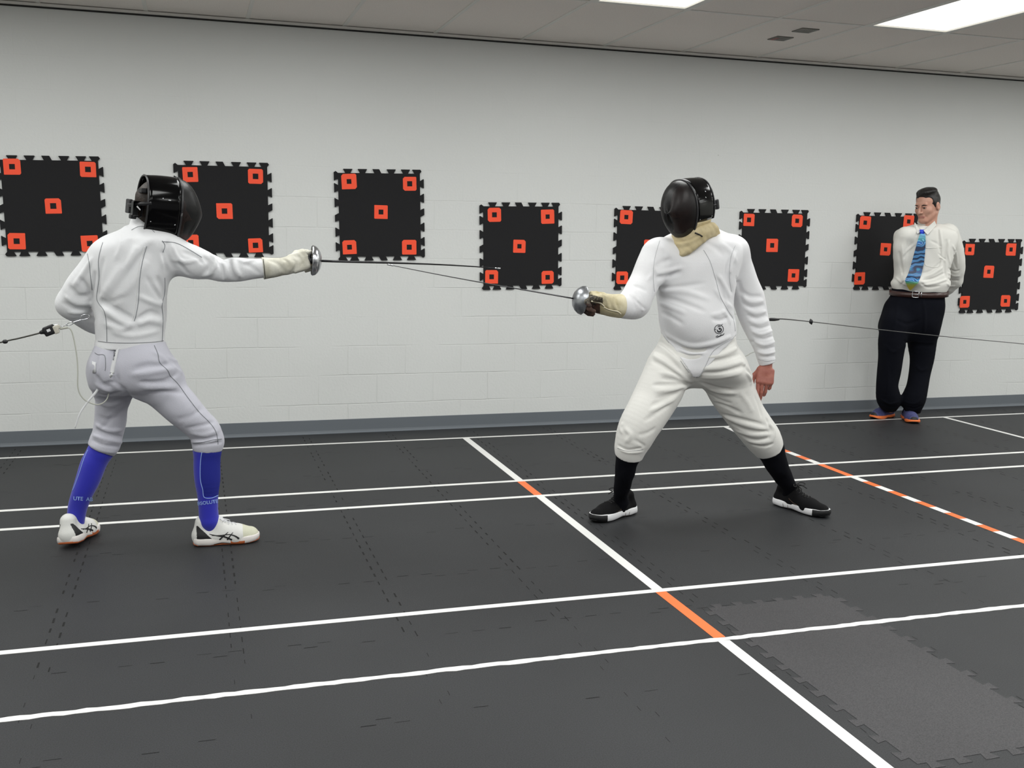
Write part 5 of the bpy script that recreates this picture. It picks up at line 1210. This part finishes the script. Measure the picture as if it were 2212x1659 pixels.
l2 = [nd(1994,700,YP,62),nd(1992,735,YP,60),nd(1992,770,YP,50),nd(1987,805,YP,44),nd(1982,835,YP-.01,44),nd(1974,862,YP-.01,48),nd(1972,878,YP+.01,38),nd(1974,886,YP+.03,28)]
HC = at(2003, 445, YP-.02); HR = frame(V(-.94, -.34, -.22)); HR = frame(HR[1], HR[2]+.03*HR[0])
hip = rows_px(hipsP)
F = Field(*bbox([n_[0] for n_ in ra_+la_+l1+l2]+[HC, at(1920, 905, YP)], .2), .0085)
F.loft(torso[1:], .02, grow=-.018); F.loft(hip, .02, grow=-.014)
for ch in (ra_+rf_, la_+lf_, l1, l2): F.chain(ch, .02, rs=.72)
F.cone(ra_[0][0], la_[0][0], .05, .045, .05); F.cone(at(2003, 500, YP), HC+V(0, 0, -.06), .052, .05, .03)
hand(F, rf_[-1][0], nrm(V(.9, .1, -.25)), V(0, -1, 0), 1, (.3, .4, .3), [(.7,.7,-.2),(.4,.8,-.3),(.2,.9,-.3)], fat=1.1)
hand(F, lf_[-1][0], nrm(V(-.9, .1, -.35)), V(0, 1, 0), 1, (.4, .5, .3), [(.7,.7,-.2),(.4,.8,-.3),(.2,.9,-.3)], fat=1.1)
foot(F, l1[-1][0], V(5.275, -.235, 0), V(5.035, -.320, 0)); foot(F, l2[-1][0], V(5.35, -.31, 0), V(5.235, -.565, 0))
# fine head joined into the same body mesh, seam hidden under the collar
H = Field(*bbox([HC, HC+V(0, 0, -.06)], .15), .0022)
W = head(H, HC, HR, k=.010, neckto=at(2003, 497, YP)); 
H.fold3([W(-.02, .098, -.030), W(-.032, .086, -.056), W(-.034, .074, -.072)], .006, -.003); H.fold3([W(.02, .098, -.030), W(.032, .086, -.056), W(.034, .074, -.072)], .006, -.003)
H.fold3([W(-.02, .100, .040), W(0, .102, .042), W(.02, .100, .040)], .006, .0015)
hm = H.mesh(0, 1); cc = hm[0][np.array(hm[1])].mean(1); loc = (cc-HC)@HR.T
mi = np.zeros(len(cc), int)
mi[(np.abs(loc[:, 0]) < .026) & (loc[:, 2] < -.060) & (loc[:, 2] > -.075) & (loc[:, 1] > .083)] = 1
beard = (loc[:, 2] < -.052-.25*np.maximum(0, .03-loc[:, 1])) & (loc[:, 1] > .005) & (loc[:, 2] > -.115) | ((np.abs(loc[:, 0]) < .03) & (loc[:, 2] < -.045) & (loc[:, 2] > -.058) & (loc[:, 1] > .08)); 
obj('body', [F.mesh(smooth=2), (hm[0], hm[1], mi)], [mat('face_skin', 'c79a86', .55, bump=.1, bscale=150, col2='bd8b77', vscale=25), mat('lips', 'b0776b', .5), mat('shaven_skin', 'b88b7a', .6, bump=.2, bscale=300, col2='a98072', vscale=60)], t_p)
for s_ in (-1, 1):
    e = W(s_*.031, .0865, .0035); fw = nrm(HR[1]+s_*.1*HR[0]-.12*HR[2])
    ey = obj('eye', [lathe([(-.006, .001), (-.005, .006), (0, .0098), (.0045, .008), (.0062, .006)], e, fw, 20), lathe([(.0062, .006), (.0074, .003), (.0076, .0001)], e, fw, 20)[:2]+(1,)], [mat('eye_white', '9a8f8a', .3), mat('dark_iris', '221a16', .2)], t_p)
    q = [W(s_*x, y, z) for x, y, z in ((.016, .0965, .020), (.028, .0965, .0235), (.042, .088, .021), (.050, .079, .016))]
    obj('eyebrow', tube(q, [.0022, .0036, .0030, .0012], 6, smooth=4), mat('dark_hair', '15110f', .5, bump=.8, bscale=200), t_p)
    obj('eyelid', tube([W(s_*.018, .0905, .0085), W(s_*.031, .0965, .0105), W(s_*.045, .083, .0070)], .0030, 6, smooth=4), MATS['face_skin'], t_p)
# hair: short, dark, swept back from a high hairline
F2 = Field(*bbox([HC+V(0, 0, .03)], .14), .0024)
F2.ell(W(0, -.016, .040), (.081, .099, .086), HR, .01); F2.ell(W(0, -.060, -.020), (.060, .050, .058), HR, .02)
F2.ell(W(.010, .030, .104), (.046, .040, .020), HR, .03); F2.ell(W(-.02, .00, .112), (.055, .07, .022), HR, .03)
for s_ in (-1, 1): F2.ell(W(s_*.070, -.004, .020), (.010, .022, .040), HR, .015)
F2.cone(W(-.09, .094, -.02), W(.09, .094, -.02), .03, .03, .01, 'sub')
F2.ell(W(0, .114, .036), (.070, .066, .060), HR, .008, 'sub'); F2.ell(W(0, .085, -.03), (.10, .062, .075), HR, .008, 'sub')
for s_ in (-1, 1): F2.ell(W(s_*.060, .080, .045), (.045, .050, .034), HR, .006, 'sub'); F2.ell(W(s_*.082, .010, -.050), (.030, .050, .035), HR, .006, 'sub'); F2.ell(W(s_*.092, -.010, -.012), (.022, .025, .034), HR, .005, 'sub')
rr_ = np.random.RandomState(2)
for i in range(26):
    x = rr_.uniform(-.06, .06); F2.fold3([W(x, .085, .10), W(x*1.05, .04, .128-abs(x)*.3), W(x*1.1, -.03, .125-abs(x)*.4), W(x, -.09, .08)], .004, rr_.choice([-.002, .002]))
F2.noise(.0009, (120, 120, 40), 4)
obj('hair', F2.mesh(0), mat('dark_hair', '15110f', .5), t_p, label='short dark hair combed back')
# --- shirt
m_shirt = mat('white_cotton', 'dddcd6', .8, bump=.2, bscale=200)
F = Field(*bbox([n_[0] for n_ in ra_+la_+lf_]+[at(2000, 630, YP), at(2003, 480, YP)], .2), .0045)
F.loft(torso, .02); F.chain(ra_, .02, k0=.04); F.chain(rf_, .02); F.chain(la_, .02, k0=.04); F.chain(lf_, .02)
F.cone(at(1958, 506, YP), at(2045, 502, YP), .050, .055, .05); F.ell(at(1975, 607, YP-.045), (.10, .08, .045), None, .04); F.ell(at(2020, 610, YP-.03), (.075, .075, .045), None, .04)
F.cone(at(1993, 478, YP-.06), at(1991, 492, YP-.085), .036, .020, .01, 'sub')
zc = at(1985, 627, YP)[2]; F.plane((0, 0, zc), (-.03, 0, -1), lo=at(1920, 640, YP)-V(.1, .3, .1), hi=at(2042, 600, YP)+V(.0, .07, .0))
for pts, r, am in [([(1942,545),(1946,570),(1950,592)], .010, -.012), ([(1948,530),(1950,560),(1946,590)], .010, .004), ([(2030,495),(2034,520),(2036,545)], .008, .005), ([(2026,495),(2028,520),(2032,548)], .008, -.006), ([(2044,520),(2040,550),(2040,580),(2044,600)], .010, -.013), ([(2050,520),(2048,545),(2052,570)], .009, .006),
     ([(1995,598),(2015,592),(2036,578)], .009, .008), ([(1992,605),(2015,602),(2040,590)], .009, -.009), ([(1995,616),(2020,612),(2044,604)], .009, .009), ([(1990,612),(2005,621),(2030,618)], .008, -.007), ([(1990,590),(2010,585),(2032,566)], .009, -.004), ([(1960,590),(1955,605),(1945,616)], .009, -.006), ([(1935,600),(1950,612),(1966,618)], .009, .006), ([(2028,548),(2036,556),(2042,560)], .005, -.008), ([(2030,556),(2038,560),(2042,566)], .005, .007),
     ([(2050,580),(2062,586),(2072,584)], .008, -.007), ([(2048,590),(2060,596),(2072,596)], .008, .008), ([(2048,602),(2058,606),(2070,606)], .007, -.007), ([(2046,612),(2052,618),(2062,618)], .007, .006), ([(2058,530),(2066,550),(2068,570)], .008, .005), ([(2062,545),(2060,562),(2066,580)], .007, -.006), ([(1960,520),(1956,545),(1952,560)], .010, -.003), ([(1985,520),(1960,540),(1952,550)], .014, .003), ([(2010,520),(2030,530),(2038,545)], .010, -.003)]:
    F.fold(pts, r*.85, am*1.1)
F.noise(.0014, (30, 30, 24), 23)
g = [F.mesh(0)]
P_, N_ = F.line([(1998,536),(2035,535)], 5); g.append(ribbon(P_, N_, .002, .001)); P_, N_ = F.line([(1999,536),(1997,560),(2001,574),(2025,577),(2032,565),(2035,537)], 5); g.append(ribbon(P_, N_, .0012, .001))
shirt = obj('shirt', g, [m_shirt], t_p); Fs = F
tw0 = nrm(CAM-HC)
# collar with points
Fc = Field(*bbox([at(2003, 480, YP), at(1990, 505, YP-.1)], .11), .0024); c0 = at(2002, 483, YP+.005); nn = []
for a in np.linspace(-2.6, 2.6, 27):
    ux, uy = math.sin(a), -math.cos(a); dirv = V(ux*math.cos(-.3)-uy*math.sin(-.3), ux*math.sin(-.3)+uy*math.cos(-.3), 0)
    nn.append(c0-dirv*.060+V(0, 0, .014+.014*math.cos(a)))
for i in range(26): [Fc.cone(nn[i]+V(0, 0, z_), nn[i+1]+V(0, 0, z_), r9, r9, .004) for z_, r9 in ((.012, .0042), (.004, .005), (-.004, .006), (-.012, .008))]
f0 = Fs.hit(1993, 499); wing = []
def cp(px, py, back, lift): lift = lift+.004; yq = max(py, 489); Pq = Fs.hit(px, yq); return at(px, py, Pq[1])+tw0*(lift+.003)
for q in ([(1991,498,0,.010),(1976,480,.03,.008),(1974,487,.03,.008),(1982,505,.0,.012)], [(1995,498,0,.010),(2019,477,.02,.008),(2023,486,.02,.008),(2004,507,0,.012)]):
    P4 = [cp(*u) for u in q]; wing.append((P4+[p-tw0*.004 for p in P4], [(0,1,2,3),(7,6,5,4),(0,4,5,1),(1,5,6,2),(2,6,7,3),(3,7,4,0)]))
ce = []
for w_ in wing: obj('collar_wing', w_, m_shirt, t_p, smooth=False, label='pointed collar wing')
obj('collar', [Fc.mesh(0)]+ce, [m_shirt, mat('collar_stitch', 'a9aaa8', .8)], t_p, label='white shirt collar with points')
obj('collar_button', [lathe([(0, .001), (0, .003), (.001, .003), (.0012, .001)], Fs.hit(1983, 504)+nrm(CAM-HC)*.011, nrm(CAM-HC), 8)], mat('button_grey', '9a968c', .4), t_p)
obj('collar_button', [lathe([(0, .001), (0, .003), (.001, .003), (.0012, .001)], Fs.hit(2003, 505)+nrm(CAM-HC)*.011, nrm(CAM-HC), 8)], mat('button_grey', '9a968c', .4), t_p)
# --- tie with a rolling blue wave pattern and yellow end
def tie_mat():
    m = bpy.data.materials.new('wave_tie_silk'); m.use_nodes = True; nt = m.node_tree; B = nt.nodes['Principled BSDF']; B.inputs['Roughness'].default_value = .45
    tc = nt.nodes.new('ShaderNodeTexCoord'); sx = nt.nodes.new('ShaderNodeSeparateXYZ'); nt.links.new(tc.outputs['Object'], sx.inputs[0])
    z0, z1 = at(1965, 628, YP)[2], at(1993, 500, YP)[2]; bz = wloc(t_p)[2]
    mr = nt.nodes.new('ShaderNodeMapRange'); mr.inputs[1].default_value = z0-bz; mr.inputs[2].default_value = z1-bz; nt.links.new(sx.outputs['Z'], mr.inputs[0])
    wv = nt.nodes.new('ShaderNodeTexWave'); wv.wave_type = 'BANDS'; wv.bands_direction = 'Z'; wv.inputs['Scale'].default_value = 5; wv.inputs['Distortion'].default_value = 9; wv.inputs['Detail'].default_value = 1.5; wv.inputs['Detail Scale'].default_value = 1.6
    mp = nt.nodes.new('ShaderNodeMapping'); mp.inputs['Scale'].default_value = (1.4, 1, 1.3); nt.links.new(tc.outputs['Object'], mp.inputs[0]); nt.links.new(mp.outputs[0], wv.inputs['Vector'])
    r = nt.nodes.new('ShaderNodeValToRGB'); r.color_ramp.interpolation = 'CONSTANT'; cr = r.color_ramp; cr.elements[0].position = 0; cr.elements[0].color = srgb('16294a'); cr.elements[1].position = .25; cr.elements[1].color = srgb('1f4f86')
    for p_, c_ in ((.5, '2b8aa8'), (.68, '2a5fae'), (.84, '8cc4ee'), (.93, '24548c')): e = cr.elements.new(p_); e.color = srgb(c_)
    nt.links.new(wv.outputs['Color'], r.inputs[0])
    r2 = nt.nodes.new('ShaderNodeValToRGB'); c2 = r2.color_ramp; c2.elements[0].position = 0; c2.elements[0].color = srgb('c9b84e'); c2.elements[1].position = 1; c2.elements[1].color = srgb('6fc8ea')
    for p_, c_ in ((.07, 'cdbb4c'), (.11, 'a8b052'), (.15, '4d9a78'), (.18, '1f4f86'), (.80, '2b7fb0'), (.88, '59b9b0'), (.93, '7fcdf0')): e = c2.elements.new(p_); e.color = srgb(c_)
    nt.links.new(mr.outputs[0], r2.inputs[0])
    f = nt.nodes.new('ShaderNodeValToRGB'); cf = f.color_ramp; cf.elements[0].position = .16; cf.elements[0].color = (0, 0, 0, 1); cf.elements[1].position = .19; cf.elements[1].color = (1, 1, 1, 1)
    for p_, c_ in ((.80, 1), (.86, .45)): e = cf.elements.new(p_); e.color = (c_,)*3+(1,)
    nt.links.new(mr.outputs[0], f.inputs[0])
    mx = nt.nodes.new('ShaderNodeMixRGB'); nt.links.new(f.outputs[0], mx.inputs[0]); nt.links.new(r2.outputs[0], mx.inputs[1]); nt.links.new(r.outputs[0], mx.inputs[2]); nt.links.new(mx.outputs[0], B.inputs['Base Color']); return m
tw = nrm(CAM-at(1985, 560, YP)); q = [(1993,505,6),(1991,520,10),(1987,545,13.5),(1982,570,15.5),(1975,595,16.5),(1969,609,17)]
P_ = np.array([Fs.hit(a, b)+tw*.011 for a, b, _ in q]+[Fs.hit(1966, 627)+tw*.018]); hw = [w/2/288*1.0 for *_, w in q]+[.001]
P2 = catmull(P_, 5); tt = np.linspace(0, 1, len(P2)); W2 = np.interp(tt, np.linspace(0, 1, len(hw)), hw)
obj('tie', ribbon(P2, np.tile(tw, (len(P2), 1)), W2*1.6, .003, 0, .003), tie_mat(), t_p, smooth=False, label='blue wave-patterned tie with yellow tip')
K0 = f0+tw0*.010; kx = CR*1.0
kp = [at(px, py, K0[1])+tw0*l for px, py, l in ((1986.5,496,0),(1999.5,496,0),(1998.5,503,.003),(1995.5,509,.003),(1990,509,.003),(1987,503,.003))]
kb = [p-tw0*.010 for p in kp]; kc = (np.mean(kp, 0)+tw0*.004)
kn = (kp+kb+[kc], [(i, (i+1) % 6, 12) for i in range(6)]+[(i+6, (i+1) % 6+6, (i+1) % 6, i) for i in range(6)]+[tuple(range(11, 5, -1))])
obj('tie_knot', kn, mat('bright_blue_silk', '1d3fd0', .4), t_p, label='bright blue tie knot')
# --- trousers, belt
m_tr = mat('dark_navy_trousers', '090b13', .95, bump=.3, bscale=250, spec=.15)
F = Field(*bbox([n_[0] for n_ in l1+l2]+[(r_[1], r_[2], r_[0]) for r_ in hip], .2), .005)
F.loft(hip, .02); F.chain(l1, .02, k0=.05); F.chain(l2, .02, k0=.05); F.plane((0, 0, .060), (0, 0, -1))
for pts, r, am in [([(1940,655),(1935,690),(1930,720)], .012, .005), ([(1995,650),(1998,690),(1996,720)], .010, .006), ([(1935,690),(1960,700),(1985,692)], .014, -.006), ([(1900,860),(1920,872),(1940,868)], .008, .008), ([(1902,870),(1922,880),(1936,878)], .007, -.008), ([(1955,868),(1975,872),(1992,862)], .008, .007), ([(1956,878),(1975,882),(1990,876)], .007, -.008), ([(1910,745),(1930,760),(1945,750)], .012, .004), ([(1978,790),(1990,800),(2005,795)], .012, .004), ([(1952,735),(1960,745),(1958,760)], .010, -.005), ([(1915,780),(1918,820),(1914,850)], .012, .004)]:
    F.fold(pts, r, am)
F.noise(.002, (18, 18, 14), 33)
obj('trousers', F.mesh(0), m_tr, t_p)
zr = [nd_ for nd_ in rows_px([(632.5,1927,2042,YP,.118), (640,1927,2042,YP,.118)])[:1]][0]
ns = 56; gv = []; gf = []
for i in range(ns):
    a = 2*math.pi*i/ns; u, v = math.copysign(abs(math.cos(a))**.9, math.cos(a))*(zr[3]+.004), math.copysign(abs(math.sin(a))**.9, math.sin(a))*(zr[4]+.012); th = zr[5]
    x, y = zr[1]+u*math.cos(th)-v*math.sin(th), zr[2]+u*math.sin(th)+v*math.cos(th); zt = .0-.020*math.cos(a-math.pi/2*3)*.6
    for dz, g_ in ((-.019, 0), (-.019, .004), (.019, .004), (.019, 0)):
        s_ = 1+g_/.15; gv.append((zr[1]+(x-zr[1])*s_, zr[2]+(y-zr[2])*s_, zr[0]+dz+zt))
for i in range(ns):
    for k in range(4): a = i*4+k; b = i*4+(k+1) % 4; c_ = ((i+1) % ns)*4+(k+1) % 4; d_ = ((i+1) % ns)*4+k; gf.append((a, d_, c_, b))
obj('belt', (gv, gf), mat('dark_brown_leather', '38211c', .4, bump=.2, bscale=80, coat=.2), t_p)
bc = at(1981, 636, YP-.135); Rb = frame(nrm(V(-.02, -1, 0)))
Rb = np.array([V(math.cos(vyaw(1981)), math.sin(vyaw(1981)), 0), V(-math.sin(vyaw(1981)), math.cos(vyaw(1981)), 0), V(0, 0, 1)])
K = lambda x, z, d=0: bc+Rb[0]*x+Rb[2]*z-Rb[1]*d
obj('buckle', [tube([K(.012, .022, .006), K(-.026, .022, .006), K(-.032, .012, .006), K(-.032, -.012, .006), K(-.026, -.022, .006), K(.012, -.022, .006)], .0028, 8, smooth=3), tube([K(.012, .02, .006), K(.012, -.02, .006)], .0024, 6), tube([K(.012, 0, .008), K(-.032, 0, .009)], .002, 6), tube([K(.030, .019, .006), K(.030, -.019, .006)], .003, 6)], m_steel, t_p, label='silver belt buckle')
for ch, hl, te in ((l1, V(5.275, -.235, 0), V(5.035, -.320, 0)), (l2, V(5.35, -.31, 0), V(5.235, -.565, 0))):
    F = Field(*bbox([ch[-1][0], hl], .1), .004); a_ = hl+(te-hl)*.24; F.cone(V(ch[-1][0][0], ch[-1][0][1], .13), V(a_[0], a_[1], .052), .046, .043, .01); obj('sock', F.mesh(0), mat('black_sock', '0a0a0c', .9, spec=.15), t_p)
# --- running shoes
m_pu = mat('purple_blue_mesh', '4c4f7c', .75, bump=.6, bscale=260, col2='3f4270', vscale=60); m_os = mat('orange_midsole', 'f07a3c', .5)
for hl, te, lb in ((V(5.275, -.235, 0), V(5.035, -.320, 0), 'purple running shoe with orange sole, toe to the left'), (V(5.35, -.31, 0), V(5.235, -.565, 0), 'purple running shoe with orange sole, toe to the viewer')):
    F, P, R, L = shoe(t_p, hl, te, .100, V(0, 0, 1), None, h=.10)
    s = empty('shoe', hl, None, None); s.parent = t_p; s.location = Vector([float(x) for x in hl])-wloc(t_p); s['label'] = lb
    me_ = F.mesh(0); cc = me_[0][np.array(me_[1])].mean(1); ll = (cc-hl)@R.T; mi = np.where(ll[:, 1] > L-.02, 1, 0)
    obj('upper', (me_[0], me_[1], mi), [m_pu, m_bo], s); obj('midsole', sole(P, R, L, .108, .004, .025, arch=.004), m_os, s); obj('outsole', sole(P, R, L, .096, 0, .008, kick=.016), m_bo, s)
    obj('laces', lace_set(F, P, R, L, .1, 4, .0024, True, .03), mat('dark_purple_lace', '2a2b48', .7), s)
